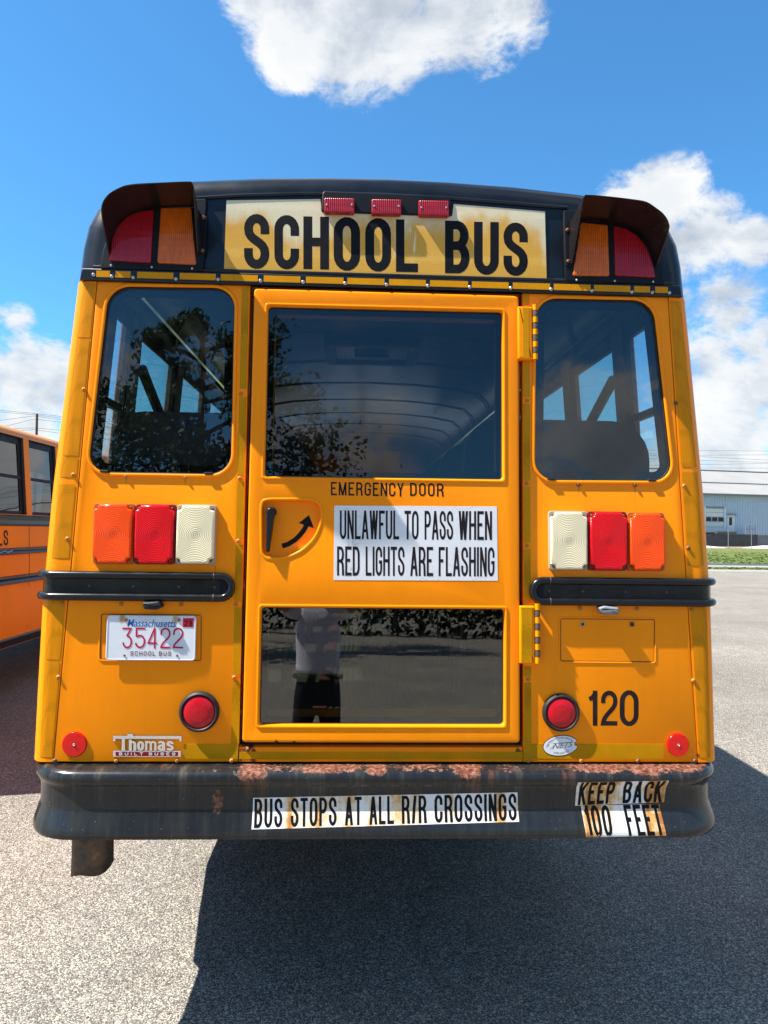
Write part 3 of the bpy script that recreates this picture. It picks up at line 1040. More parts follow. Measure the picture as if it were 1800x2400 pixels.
def slope_sheet(name, rows, mt, sub=None):
    """rows: (y at x=-80, y at x=160, z) strips of terrain"""
    bm = bmesh.new()
    skin_grid(bm, [[(x, 1.05 * (y0 + (y1 - y0) * (x + 80) / 240), GZ + z + (random.uniform(-.02, .02) if z > .1 else 0)) for x in range(-80, 161, 8)] for y0, y1, z in rows])
    return tag(obj(name, bm, mt), kind='structure')


slope_sheet('gravel_edge', [(29.0, 31.6, .004), (29.05, 31.65, .05), (30.4, 33.2, .05), (30.42, 33.22, .0)], 'concrete')
slope_sheet('grass_strip', [(30.42, 33.22, .03), (32.6, 35.6, .07), (32.65, 35.65, .02)], 'lawn grass')
slope_sheet('path', [(32.65, 35.65, .05), (34.6, 37.8, .06)], 'concrete')
slope_sheet('kerb', [(34.6, 37.8, .02), (34.61, 37.81, .17), (35.0, 38.2, .17), (35.01, 38.21, .1)], 'grey trim')
slope_sheet('grass_verge', [(35.01, 38.21, .15), (45, 50, .14), (58, 64, .16), (70, 77, .2), (70.2, 77.2, .22)], 'lawn grass')
slope_sheet('dirt_bank', [(70.2, 77.2, .2), (78, 86, .38), (90, 100, .56), (130, 150, .6), (400, 420, .6)], 'dirt')

# tufts of mown grass on the two strips
bm = bmesh.new()
for i in range(9000):
    x = random.uniform(12, 48)
    if i % 4 == 0:
        y = random.uniform(33.2, 35.4) + (x - 30) * .012; z = .04 + GZ
    else:
        y = 38 + (random.random() ** 1.4) * 36; z = .14 + GZ
    h = random.uniform(.03, .08)
    a = random.uniform(0, 2 * pi)
    dx, dy = cos(a) * .14, sin(a) * .14
    v = [bm.verts.new(p) for p in ((x - dx, y - dy, z), (x + dx, y + dy, z), (x + random.uniform(-.15, .15), y + random.uniform(-.15, .15), z + h))]
    bm.faces.new(v)
tag(obj('grass', bm, 'grass blade'), 'short mown grass on the strips beyond the parking lot', 'grass', kind='stuff')

bm = bmesh.new()
for i in range(420):
    y = -1.6 + 9.5 * random.random() ** 1.6
    x = random.uniform(-4, 5)
    q = random.uniform(.0025, .007)
    mtx = Matrix.Translation((x, y, GZ + q * .3)) @ Matrix.Rotation(random.uniform(0, 6), 4, 'Z') @ Matrix.Diagonal((1, random.uniform(.6, 1), .6, 1))
    bmesh.ops.create_icosphere(bm, subdivisions=1, radius=q, matrix=mtx)
tag(obj('grit', bm, 'loose grit'), 'loose grit scattered over the asphalt', 'grit', kind='stuff')

for cx, cy, lx, ly in ((37.5, 80.6, 6.0, 1.3), (51.5, 82.0, 5.5, 1.3)):
    bm = bmesh.new()
    n = 18
    ring = [(cx + lx * cos(2 * pi * k / n) * random.uniform(.85, 1.1), cy + ly * sin(2 * pi * k / n) * random.uniform(.8, 1.1)) for k in range(n)]
    top = [bm.verts.new((x * .5 + cx * .5, y * .5 + cy * .5, .48)) for x, y in ring]
    bot = [bm.verts.new((x, y, .18)) for x, y in ring]
    for k in range(n):
        bm.faces.new((bot[k], bot[(k + 1) % n], top[(k + 1) % n], top[k]))
    bm.faces.new(top)
    o = obj('gravel_patch', bm, 'white gravel')
    tag(o, kind='structure')


# warehouse: its own frame, x along the wall
def warehouse():
    org = Vector((44.6, 87.4, .50))
    a = radians(10)
    X = Vector((cos(a), sin(a), 0)); Y = Vector((-sin(a), cos(a), 0))

    def F(x, y, z):
        return org + X * x + Y * y + Vector((0, 0, z))
    bd = thing('warehouse', 'pale blue metal warehouse with a grey ribbed roof and loading dock beyond the grass', 'warehouse', org)

    def fb(x0, y0, z0, x1, y1, z1, bm=None):
        bm = bm or bmesh.new()
        vs = box(bm, x0, y0, z0, x1, y1, z1)
        for v in vs:
            v.co = F(*v.co)
        return bm
    x0, x1, dep, eave, ridge = -30, 48, 30, 6.4, 10.8
    # ribbed front wall with openings left for the doors
    def ribbed(xa, xb, za, zb, y=0.0, pitch=.37, d=.05):
        bm = bmesh.new()
        prof = []
        x = xa
        while x < xb - .001:
            for dx, dy in ((0, 0), (.04, -d), (.10, -d), (.14, 0)):
                if x + dx < xb:
                    prof.append((x + dx, y + dy))
            x += pitch
        prof.append((xb, y))
        skin_grid(bm, [[F(px, py, za) for px, py in prof], [F(px, py, zb) for px, py in prof]])
        return bm
    dock = 1.55
    obj('wall', ribbed(x0, -.4, 1.2, eave), 'blue grey wall sheet', bd)
    obj('wall', ribbed(-.4, 2.65, 4.75, eave), 'blue grey wall sheet', bd)
    obj('wall', ribbed(2.65, 3.0, 1.2, eave), 'blue grey wall sheet', bd)
    obj('wall', ribbed(3.0, 4.05, 3.75, eave), 'blue grey wall sheet', bd)
    obj('wall', ribbed(4.05, x1, 1.2, eave), 'blue grey wall sheet', bd)
    bm = bmesh.new()
    for xx in (x0, x1):
        bm.faces.new([bm.verts.new(F(xx, y, z)) for y, z in ((0, 0), (dep, 0), (dep, eave), (dep / 2, ridge), (0, eave))])
    bm.faces.new([bm.verts.new(F(x, dep, z)) for x, z in ((x0, 0), (x1, 0), (x1, eave), (x0, eave))])
    obj('end_wall', bm, 'blue grey wall sheet', bd)
    obj('foundation', fb(x0 - .05, -.12, -.6, x1 + .05, .1, 1.22), 'foundation concrete', bd)
    for s in (0, 1):
        bm = bmesh.new()
        prof = []
        x = x0 - .4
        while x < x1 + .4:
            prof += [(x, 0), (x + .05, .06), (x + .13, .06), (x + .18, 0)]
            x += .46
        ya, yb = (-.5, dep / 2) if s == 0 else (dep + .5, dep / 2)
        skin_grid(bm, [[F(px, ya, eave - .05 + h) for px, h in prof], [F(px, yb, ridge + h) for px, h in prof]])
        obj('roof', bm, 'grey roof sheet', bd)
    # a lap joint part-way up the slope, the ridge cap and the eave trim
    k = .42
    obj('roof_lap', fb(x0 - .4, -.5 + k * (dep / 2 + .5) - .1, eave + k * (ridge - eave) + .02, x1 + .4, -.5 + k * (dep / 2 + .5) + .1, eave + k * (ridge - eave) + .12), 'grey trim', bd)
    obj('ridge_cap', fb(x0 - .4, dep / 2 - .3, ridge, x1 + .4, dep / 2 + .3, ridge + .12), 'grey roof sheet', bd)
    obj('eave_trim', fb(x0 - .4, -.56, eave - .2, x1 + .4, -.48, eave + .03), 'grey trim', bd)
    # loading door
    fr = obj('door_frame', fb(-.4, -.10, dock, -.2, .08, 4.75), 'white door paint', bd)
    obj('door_frame', fb(2.45, -.10, dock, 2.65, .08, 4.75), 'white door paint', bd)
    obj('door_lintel', fb(-.2, -.12, 4.55, 2.45, .08, 4.75), 'grey trim', bd)
    dr = obj('loading_door', fb(-.2, .02, dock, 2.45, .10, 4.55), 'white door paint', bd)
    for z in (2.2, 2.85, 3.5, 4.05):
        obj('door_joint', fb(-.2, -.005, z - .02, 2.45, .015, z + .02), 'grey trim', dr)
    for xx in (-.12, .76, 1.64):
        obj('window', fb(xx, -.03, 2.92, xx + .74, .015, 3.42), 'dark window pane', dr)
    d2 = obj('side_door', fb(3.0, .0, 1.3, 4.05, .08, 3.75), 'white door paint', bd)
    obj('window', fb(3.22, -.03, 2.45, 3.62, -.005, 3.45), 'dark window pane', d2)
    obj('door_canopy', fb(2.9, -.35, 3.76, 4.15, .0, 3.84), 'grey trim', bd)
    # dock
    dk = obj('loading_dock', fb(-2.2, -2.2, -.6, 5.6, -.14, 1.3), 'dark dock timber', bd)
    obj('dock_bumper', fb(-.3, -2.3, 1.32, 2.5, -1.9, 1.62), 'dark dock timber', bd)
    bm = bmesh.new()
    for xx, yy in ((4.0, -2.0), (4.6, -2.0), (5.4, -2.0)):
        tube(bm, [F(xx, yy, 1.3), F(xx, yy, 2.5)], .04, 6)
    for z in (1.95, 2.5):
        tube(bm, [F(4.0, -2.0, z), F(5.4, -2.0, z)], .04, 6)
    obj('railing', bm, 'grey trim', bd)


warehouse()


def fence():
    f = thing('chain_link_fence', 'chain link fence with angled post tops in front of the warehouse', 'fence', (34, 77.4, .1))
    p0, p1 = Vector((20, 76.4, .10)), Vector((62, 79.4, .14))
    dv = (p1 - p0).normalized()
    n = 16
    for i in range(n):
        q = p0.lerp(p1, i / (n - 1))
        bm = bmesh.new()
        tube(bm, [q, q + Vector((0, 0, 1.85)), q + Vector((-.16, -.22, 2.15))], .035, 6)
        obj('post', bm, 'galvanised steel', f)
    bm = bmesh.new()
    L = (p1 - p0).length
    for z in (.05, 1.82):
        tube(bm, [p0 + Vector((0, 0, z)), p1 + Vector((0, 0, z))], .014, 5)
    for k in range(3):
        tube(bm, [p0 + Vector((-.06 * k, -.08 * k, 1.92 + k * .1)), p1 + Vector((-.06 * k, -.08 * k, 1.92 + k * .1))], .006, 4)
    obj('wire', bm, 'galvanised steel', f)
    bm = bmesh.new()
    s = 0.0
    while s < L - 1.8:
        for a, b in ((0, 1.78), (1.78, 0)):
            A = p0 + dv * s + Vector((0, .01, a + .03)); Bq = p0 + dv * (s + 1.78) + Vector((0, .01, b + .03))
            t = Vector((0, 0, .0025))
            bm.faces.new([bm.verts.new(x) for x in (A - t, Bq - t, Bq + t, A + t)])
        s += .11
    tag(obj('wire_mesh', bm, 'galvanised steel', f), kind='stuff')


fence()


def pole_and_wires():
    d = raydir(80, 1230); k = 74 / d.y
    base = CAM + d * k
    px, py = base.x, base.y
    up = CAM + raydir(80, 969) * k
    t = thing('utility_pole', 'weathered wooden utility pole rising behind the parked bus on the left', 'pole', (px, py, 0))
    bm = bmesh.new()
    tube(bm, [(px, py, -.2), (px, py, up.z)], [.17, .115], 10)
    obj('pole', bm, 'utility pole wood', t)
    # cables: pixel heights at the left frame edge, at the pole and at the bus corner
    ws = [(957, 969, 976, 'topmost cable strung past the top of the wooden utility pole'), (961, 972, 980, 'second cable from the top on the wooden utility pole'),
          (982, 975, 985, 'cable climbing from the left to the wooden utility pole'), (1000, 982, 990, 'cable rising steeply from the left bus roof to the pole'),
          (1001, 1003, 1008, 'low cable attached to the wooden pole above the left bus roof'), (1009, 1007, 1016, 'lowest cable on the wooden utility pole')]
    for a, b, c, lab in ws:
        A = CAM + raydir(-700, a + (a - b) * 8) * (60 / raydir(-700, a).y)
        Bq = CAM + raydir(80, b) * k
        Cq = CAM + raydir(900, c + (c - b) * 9) * (95 / raydir(900, c).y)
        bm = bmesh.new()
        pts = []
        for p, q in ((A, Bq), (Bq, Cq)):
            for j in range(9):
                f = j / 8
                pts.append(p.lerp(q, f) - Vector((0, 0, 4 * f * (1 - f) * .35)))
        pts = [p for i, p in enumerate(pts) if i != 9]
        tube(bm, pts, .016, 5)
        o = obj('power_line', bm, 'cable', origin=Bq)
        tag(o, lab, 'cable', 'cables on the utility pole')
    for ya, yb, lab in ((1056, 1057, 'topmost cable crossing the sky over the warehouse'), (1067, 1066, 'second cable from the top over the warehouse roof'), (1070, 1078.5, 'cable sloping down to the right over the warehouse roof'),
                   (1079, 1084, 'fourth cable down over the warehouse roof'), (1089, 1086, 'fifth cable down over the warehouse, nearly level'), (1097, 1097, 'lowest cable just above the warehouse ridge')):
        s = (yb - ya) / 160
        A = CAM + raydir(900, ya - s * 740) * (80 / raydir(900, ya).y)
        Bq = CAM + raydir(2600, yb + s * 800) * (80 / raydir(2600, yb).y)
        bm = bmesh.new()
        tube(bm, [A.lerp(Bq, j / 12) for j in range(13)], .014, 5)
        o = obj('power_line', bm, 'cable', origin=A)
        tag(o, lab, 'cable', 'cables over the warehouse')


pole_and_wires()

# ------------------------------------------------------------------ bus bodies
# half-section of the body: half width by height, then the roof
SIDE = [(.45, 1.165), (.62, 1.18), (.87, 1.19), (1.39, 1.187), (1.79, 1.170), (2.15, 1.143), (2.60, 1.108)]
ROOF_LOW = [(2.60, 1.108), (2.63, 1.100), (2.67, 1.07), (2.705, 1.0), (2.745, .85), (2.78, .6), (2.81, .3), (2.82, 0)]
ROOF = [(2.60, 1.108), (2.68, 1.101), (2.76, 1.087), (2.835, 1.055), (2.885, .98), (2.925, .86), (2.955, .70), (2.972, .47), (2.985, .22), (2.988, 0)]


def hw(z):
    return float(np.interp(z, [a for a, b in SIDE], [b for a, b in SIDE]))


WIN0, WPITCH, WW = -.04, .78, .66         # first side window, spacing, opening
WZ0, WZ1 = 1.79, 2.60
LEN = 8.6


def bus_body(root, T, paintm, roofm, side_glass, y_start, skirt=lambda y: .45, rail0=None, y0w=WIN0, roofp=None, wheels=(3.1, LEN - .6)):
    roofp = roofp or ROOF
    """the long body common to both buses; T maps body coordinates (x across, y forwards, z up) into the world"""
    def grid(rows):
        bm = bmesh.new()
        skin_grid(bm, [[T(*p) for p in r] for r in rows])
        return bm
    ys = [y_start + (LEN - y_start) * i / 22 for i in range(23)]
    for s in (-1, 1):
        low = (.62, .87, 1.1, 1.39, 1.6, 1.79)
        bm = grid([[(s * hw(z), y, z) for z in (skirt(y), max(.62, skirt(y) + .02)) + low[1:]] for y in sorted(ys + [.33, .34, .45, .53, .86, 1.34]) if y >= y_start])
        obj('side_panel', bm, paintm, root, smooth=30)
        # upright seams between the side sheets
        bm = bmesh.new()
        for k in range(1, 6):
            y = y0w + WPITCH * 2 * k - .08
            vs = []
            for z in (.6, 1.08, 1.17, 1.38, 1.45, 1.67):
                vs.append(T(s * (hw(z) + .0015), y, z))
            for a, b in zip(vs[:-1], vs[1:]):
                d = T(0, .004, 0) - T(0, 0, 0)
                bm.faces.new([bm.verts.new(q) for q in (a - d, a + d, b + d, b - d)])
        obj('sheet_seam', bm, 'dark hole', root)
        # inside lining below the windows
        bm = grid([[(s * (hw(z) - .045), y, z) for z in (.95, 1.39, 1.79)] for y in ys])
        obj('cabin_lining', bm, 'cabin wall', root)
        # sill between lining and skin
        bm = grid([[(s * (hw(1.79) - .045), y, 1.79), (s * hw(1.79), y, 1.79)] for y in ys])
        obj('window_sill', bm, 'black satin panel', root)
        # rails
        for za, zb, pr in ((1.67, 1.785, .012), (1.38, 1.45, .020), (1.08, 1.17, .024), (.452, .545, .006)):
            zm = (za + zb) / 2
            prof = [(hw(za), za), (hw(za) + pr, za + .01), (hw(za) + pr, za + (zb - za) * .32), (hw(zm) + pr * .55, zm), (hw(zb) + pr, zb - (zb - za) * .32), (hw(zb) + pr, zb - .01), (hw(zb), zb)]
            bm = grid([[(s * x, y, z) for x, z in prof] for y in (y_start + .02 if za > .5 or rail0 is None else rail0, 2, 4, 6, LEN)])
            obj('rub_rail', bm, 'black rub rail enamel', root, smooth=40)
        # pillars and windows
        n = int((LEN - .5 - y0w) / WPITCH)
        for k in range(n + 1):
            ya = y0w + WPITCH * k
            pa, pb = ya + WW, ya + WPITCH
            if k == n:
                pb = LEN
            bm = bmesh.new()
            zz = (WZ0, 2.15, WZ1)
            o_ = [[(s * hw(z), max(y, y_start), z) for z in zz] for y in (pa, pb)]
            i_ = [[(s * (hw(z) - .05), max(y, y_start), z) for z in zz] for y in (pb, pa)]
            rows = o_ + i_
            skin_grid(bm, [[T(*p) for p in r] for r in rows + rows[:1]])
            obj('window_pillar', bm, [paintm], root)
            bm = bmesh.new()
            skin_grid(bm, [[T(s * (hw(z) - r_), y, z) for z in zz] for y, r_ in ((max(pa - .002, y_start), .004), (max(pa - .002, y_start), .056), (pb + .002, .056), (pb + .002, .004))])
            obj('pillar_lining', bm, 'cabin wall', root)
            if k == n:
                break
            yb0 = max(ya, y_start + .03)
            # recessed black frame with two sashes
            f = bmesh.new()
            rec = .028
            def fbar(y1, y2, z1, z2, r0=rec, r1=rec + .02):
                vs = []
                for y, z, r in ((y1, z1, r0), (y2, z1, r0), (y2, z2, r0), (y1, z2, r0), (y1, z1, r1), (y2, z1, r1), (y2, z2, r1), (y1, z2, r1)):
                    vs.append(f.verts.new(T(s * (hw(z) - r), y, z)))
                for q in ((0, 1, 2, 3), (7, 6, 5, 4), (0, 4, 5, 1), (1, 5, 6, 2), (2, 6, 7, 3), (3, 7, 4, 0)):
                    f.faces.new([vs[i] for i in q])
            fbar(yb0, ya + WW, WZ0 + .001, WZ0 + .035)
            fbar(yb0, ya + WW, WZ1 - .075, WZ1 - .001)
            fbar(yb0, yb0 + .022, WZ0 + .035, WZ1 - .075)
            fbar(ya + WW - (.022 if side_glass == 'tinted side glass' else .085), ya + WW, WZ0 + .035, WZ1 - .075)
            fbar(yb0 + .022, ya + WW - .022, 2.165, 2.195, rec - .006, rec + .016)
            fo = obj('side_window', f, 'black satin panel', root)
            for z1, z2 in ((WZ0 + .03, 2.17), (2.19, WZ1 - .07)):
                bm = bmesh.new()
                vs = []
                for r in (rec + .007, rec + .012):
                    vs.append([bm.verts.new(T(s * (hw(z) - r), y, z)) for y, z in ((yb0 + .015, z1), (ya + WW - .015, z1), (ya + WW - .015, z2), (yb0 + .015, z2))])
                bm.faces.new(vs[0]); bm.faces.new(vs[1][::-1])
                for i in range(4):
                    j = (i + 1) % 4
                    bm.faces.new((vs[0][i], vs[0][j], vs[1][j], vs[1][i]))
                obj('pane', bm, 'clear side glass' if (k == 0 and side_glass == 'tinted side glass') else side_glass, fo)
    # roof skin and ceiling
    prof = [(-x, z) for z, x in roofp] + [(x, z) for z, x in roofp[::-1][1:]]
    obj('roof', grid([[(x, y, z) for x, z in prof] for y in ys]), roofm, root, smooth=40)
    cp = [(-1.06, 2.59), (-1.0, 2.66), (-.85, 2.70), (0, 2.77), (.85, 2.70), (1.0, 2.66), (1.06, 2.59)] if roofp is ROOF_LOW else [(-1.06, 2.60), (-1.05, 2.68), (-1.01, 2.78), (-.92, 2.85), (-.7, 2.89), (-.4, 2.915), (0, 2.925), (.4, 2.915), (.7, 2.89), (.92, 2.85), (1.01, 2.78), (1.05, 2.68), (1.06, 2.60)]
    obj('ceiling', grid([[(x, y, z) for x, z in cp] for y in ys]), 'cabin ceiling', root, smooth=40)
    bm = grid([[(s * 1.108, y, 2.60), (s * 1.06, y, 2.60)] for s in (-1,) for y in ys])
    skin_grid(bm, [[T(1.108, y, 2.60), T(1.06, y, 2.60)] for y in ys])
    obj('window_header', bm, 'black satin panel', root)
    # front bulkhead with windscreen
    bm = bmesh.new()
    for x0, x1, z0, z1 in ((-1.1, 1.1, .95, 1.6), (-1.1, -.95, 1.6, 2.55), (.95, 1.1, 1.6, 2.55), (-.04, .04, 1.6, 2.42), (-1.1, 1.1, 2.42, 2.66), (-.99, .99, 2.66, 2.70 if roofp is ROOF_LOW else 2.87)):
        vs = box(bm, x0, LEN - .06, z0, x1, LEN, z1)
        for v in vs:
            v.co = T(*v.co)
    skin_grid(bm, [[T(x, LEN - .03, z) for x, z in prof], [T(x, LEN - .03, 2.42) for x, z in prof]])
    obj('front_bulkhead', bm, paintm, root)
    # floor, underbody
    def tb(x0, y0, z0, x1, y1, z1):
        bm = bmesh.new()
        for v in box(bm, x0, y0, z0, x1, y1, z1):
            v.co = T(*v.co)
        return bm
    obj('cabin_floor', tb(-1.13, .035, .93, 1.13, LEN, .95), 'dark cabin floor', root)
    obj('underbody', tb(-1.08, .06, .80, 1.08, LEN, .925), 'underbody', root)
    obj('chassis_rail', tb(-.5, .3, .58, -.38, LEN, .79), 'underbody', root)
    obj('chassis_rail', tb(.38, .3, .58, .5, LEN, .79), 'underbody', root)
    # wheels
    for y in wheels:
        for s in (-1, 1):
            bm = bmesh.new()
            fr = lambda a, b, w, s=s, y=y: T(s * (.86 + w), y + a, .40 + b)
            lathe([(.27, 0), (.42, 0), (.485, .03), (.49, .08), (.49, .18), (.48, .23), (.42, .255), (.28, .25)], 0, 0, 36, bm, fr)
            wh = obj('wheel', bm, 'tyre', root, smooth=40)
            bm = bmesh.new()
            lathe([(.29, .24), (.27, .20), (.2, .12), (.12, .13), (.1, .2), (0, .21)], 0, 0, 28, bm, fr)
            obj('rim', bm, 'rim paint', wh, smooth=40)
        bm = bmesh.new()
        tube(bm, [T(-.85, y, .40), T(.85, y, .40)], .07, 10)
        obj('axle', bm, 'underbody', root)
    return grid, tb


# ---- the bus in front
bus = thing('school_bus', 'yellow school bus seen square from behind with SCHOOL BUS sign and emergency door', 'bus', (0, 4.3, 0))


def Tmain(x, y, z):
    return Vector((x, y, z))


grid, tb = bus_body(bus, Tmain, 'school bus yellow paint', 'black enamel', 'tinted side glass', .24, skirt=lambda y: float(np.interp(y, [.33, .34, .45, .53, .86, 1.34], [.74, .70, .585, .563, .48, .386])), rail0=1.5)


def main_interior():
    # aisle strip with ribs, tread edge
    bm = bmesh.new()
    prof = []
    x = -.20
    while x < .20:
        prof += [(x, .954), (x + .006, .960), (x + .016, .960), (x + .022, .954)]
        x += .028
    skin_grid(bm, [[(px, y, pz) for px, pz in prof] for y in (.16, 3, LEN - .4)])
    obj('aisle_runner', bm, 'aisle rubber', bus)
    obj('aisle_edge', bbox(-.262, .16, .951, -.205, LEN - .4, .963, .003), 'brown tread edge', bus)
    obj('aisle_edge', bbox(.222, .16, .951, .262, LEN - .4, .963, .003), 'brown tread edge', bus)
    # benches
    proto = None
    for k in range(9):
        for s in (-1, 1):
            y = .34 + k * .84
            if proto is None:
                # seat back: rounded slab
                poly = rounded([(.30, 0), (1.09, 0), (1.075, .66), (.34, .66)], [.02, .02, .16, .12], 6)
                bmb = bmesh.new()
                prism(poly, 0, .10, .03, 3, bmb, frame=lambda a, b, w: Vector((a, w + b * -.10 + .07, 1.47 + b)))
                bmc = bbox(.30, .16, 1.30, 1.09, .60, 1.44, .04, 3)
                bml = bmesh.new()
                for xx in (.36, 1.0):
                    for yy in (.22, .52):
                        tube(bml, [(xx, yy, .95), (xx, yy, 1.31)], .014, 6)
                mb, mc, ml = [bpy.data.meshes.new(n) for n in ('seat_back', 'seat_cushion', 'seat_leg')]
                for b_, me, mt in ((bmb, mb, 'dark seat vinyl'), (bmc, mc, 'dark seat vinyl'), (bml, ml, 'galvanised steel')):
                    bmesh.ops.recalc_face_normals(b_, faces=b_.faces)
                    b_.to_mesh(me); b_.free(); me.materials.append(MATS[mt])
                    me.polygons.foreach_set('use_smooth', [True] * len(me.polygons))
                    me.set_sharp_from_angle(angle=radians(40))
                proto = (mb, mc, ml)
            sh = (0 if s > 0 else -1.39)
            st = inst(proto[1], 'bench_seat', (sh, y, 0), bus)
            inst(proto[0], 'seat_back', (sh, y, 0), st)
            inst(proto[2], 'seat_frame', (sh, y, 0), st)
    # roof hatch, seams of the ceiling panels, rails standing in for a sunlit strip over the windows, speaker
    obj('roof_hatch', plate(rounded([(-.32, 2.15), (.32, 2.15), (.32, 2.75), (-.32, 2.75)], .05), [rounded([(-.25, 2.22), (.25, 2.22), (.25, 2.68), (-.25, 2.68)], .04)], 0, .03, .008, frame=lambda a, b, w: Vector((a, b, 2.905 - w))), 'cabin wall', bus, smooth=40)
    obj('hatch_lid', bbox(-.25, 2.22, 2.890, .25, 2.68, 2.915, .006), 'cabin ceiling', bus)
    obj('hatch_handle', bbox(-.12, 2.42, 2.862, .12, 2.45, 2.888, .006), 'black satin panel', bus)
    for k in range(9):
        y = .42 + WPITCH * k + .08
        bm = bmesh.new()
        cp = [(-1.045, 2.62), (-1.035, 2.68), (-.995, 2.775), (-.905, 2.842), (-.69, 2.882), (-.4, 2.907), (0, 2.917), (.4, 2.907), (.69, 2.882), (.905, 2.842), (.995, 2.775), (1.035, 2.68), (1.045, 2.62)]
        skin_grid(bm, [[(x, y + dy, z + dz) for x, z in cp] for dy, dz in ((-.03, .006), (-.026, 0), (.026, 0), (.03, .006))])
        obj('ceiling_bow', bm, 'cabin ceiling', bus, smooth=30)
    for s in (-1, 1):
        bm = bmesh.new()
        tube(bm, [(s * 1.035, .3, 2.665), (s * 1.035, LEN - .3, 2.665)], .012, 6)
        obj('sun_strip_trim', bm, 'chrome', bus)  # added bright rail, stands in for sunlight along the roof edge
    # guard bars on the side windows behind the last seats
    for s in (-1, 1):
        bm = bmesh.new()
        tube(bm, [(s * 1.03, .64, 2.36), (s * 1.045, 1.42, 2.02)], .024, 8)
        obj('brace_bar', bm, 'dark seat vinyl', bus, smooth=40)


main_interior()

# ---- rear wall of the main bus
ZV = lambda z: (z - Z0) / LC
TOPV, BOTV = 1.700, .034
YP = 'school bus yellow paint'

lw = rounded(pxpoly([(258.6, 674), (209, 1105), (539, 1110), (548, 678)]), [.075, .06, .06, .075], 7)
lw_pts = pxpoly([(258.6, 674), (209, 1105), (539, 1110), (548, 678)])
rw_pts = pxpoly([(1259.7, 701.5), (1256, 1123), (1574, 1125), (1527, 707)])


def rnd_win(pts, grow=0.0, r=.07):
    q = inset(pts, -grow) if grow else pts
    return rounded(q, r + grow, 7)


seamL = lambda v: -1.1075 + (v - .034) / 1.67 * (1.1075 - 1.029)
seamR = lambda v: 1.1075 - (v - .034) / 1.67 * (1.1075 - 1.029)
doorL, doorR = -.4855, .4865

# quarter panels, with the window cut out and a rolled lip round it
lp = [(seamL(BOTV), BOTV), (doorL - .005, BOTV), (doorL - .005, TOPV), (seamL(TOPV), TOPV)]
rp = [(doorR + .004, BOTV), (seamR(BOTV), BOTV), (seamR(TOPV), TOPV), (doorR + .004, TOPV)]
quarterL = obj('rear_panel', plate(lp, [rnd_win(lw_pts, .008)[::-1]], -.02, 0, .004), YP, bus, smooth=40)
quarterR = obj('rear_panel', plate(rp, [rnd_win(rw_pts, .008)[::-1]], -.02, 0, .004), YP, bus, smooth=40)
for pts in (lw_pts, rw_pts):
    obj('window_lip', plate(rnd_win(pts, .016), [rnd_win(pts, .004)[::-1]], -.004, .005, .0042, res=3), YP, bus, smooth=60)
    fr = obj('rear_window', plate(rnd_win(pts, .006), [rnd_win(pts, -.030, .06)[::-1]], -.0195, -.0155, .001), 'black frit', bus, smooth=40)
    obj('pane', prism(rnd_win(pts, .004), -.0145, -.0095), 'rear window glass', fr)
    obj('window_seal', plate(rnd_win(pts, .008), [rnd_win(pts, .0)[::-1]], -.020, -.0065, .002), 'black rubber', bus, smooth=40)
for px, py in ((245, 1104.5), (489, 1109.5), (1291, 1122.5), (1527, 1125.5)):
    u, v = P(px, py)
    obj('window_clip', prism(rounded([(u - .014, v - .004), (u + .014, v - .004), (u + .014, v + .004), (u - .014, v + .004)], .002, 2), -.012, .009, .002), 'black rubber', bus)

# corner posts: rolled sheet from the rear seam round to the side
def corner_path(s, v, off=0.0, n=8, deep=.21):
    z = Z0 + v * LC
    H = hw(max(.45, z)) + off
    us = (seamR(v) if s > 0 else -seamL(v)) + .002
    r = .058
    pts = [(us, off)]
    for k in range(n + 1):
        a = pi / 2 * k / n
        pts.append((H - r - off + (r + off) * sin(a), -r + (r + off) * cos(a)))
    pts.append((H, -deep))
    return [(s * u, w) for u, w in pts]


vlev = [.034, .3, .57, .9, .99, 1.2, 1.45, 1.702]
for s in (-1, 1):
    bm = bmesh.new()
    skin_grid(bm, [[B(u, v, w) for u, w in corner_path(s, v)] for v in vlev])
    # rolled return at the seam
    skin_grid(bm, [[B(s * ((seamR(v) if s > 0 else -seamL(v)) + .002), v, 0), B(s * ((seamR(v) if s > 0 else -seamL(v)) + .002), v, -.02)] for v in vlev])
    obj('corner_post', bm, YP, bus, smooth=50)
    cuts = [(.05, .37), (.375, .61), (.72, .975), (1.0, 1.07), (1.075, 1.49), (1.495, 1.69)] if s < 0 else [(.05, .60), (.72, 1.055), (1.075, 1.685)]
    for a, b in cuts:
        bm = bmesh.new()
        rows = []
        m_ = 6
        for k in range(m_ + 1):
            v = a + (b - a) * k / m_
            q = corner_path(s, v, .0012)
            lo = (q[0][0] * .82 + q[1][0] * .18, q[0][1] * .82 + q[1][1] * .18)
            rows.append([B(u, v, w) for u, w in [lo] + q[1:4]])
        skin_grid(bm, rows)
        obj('reflective_tape', bm, 'amber corner tape', bus, smooth=50)

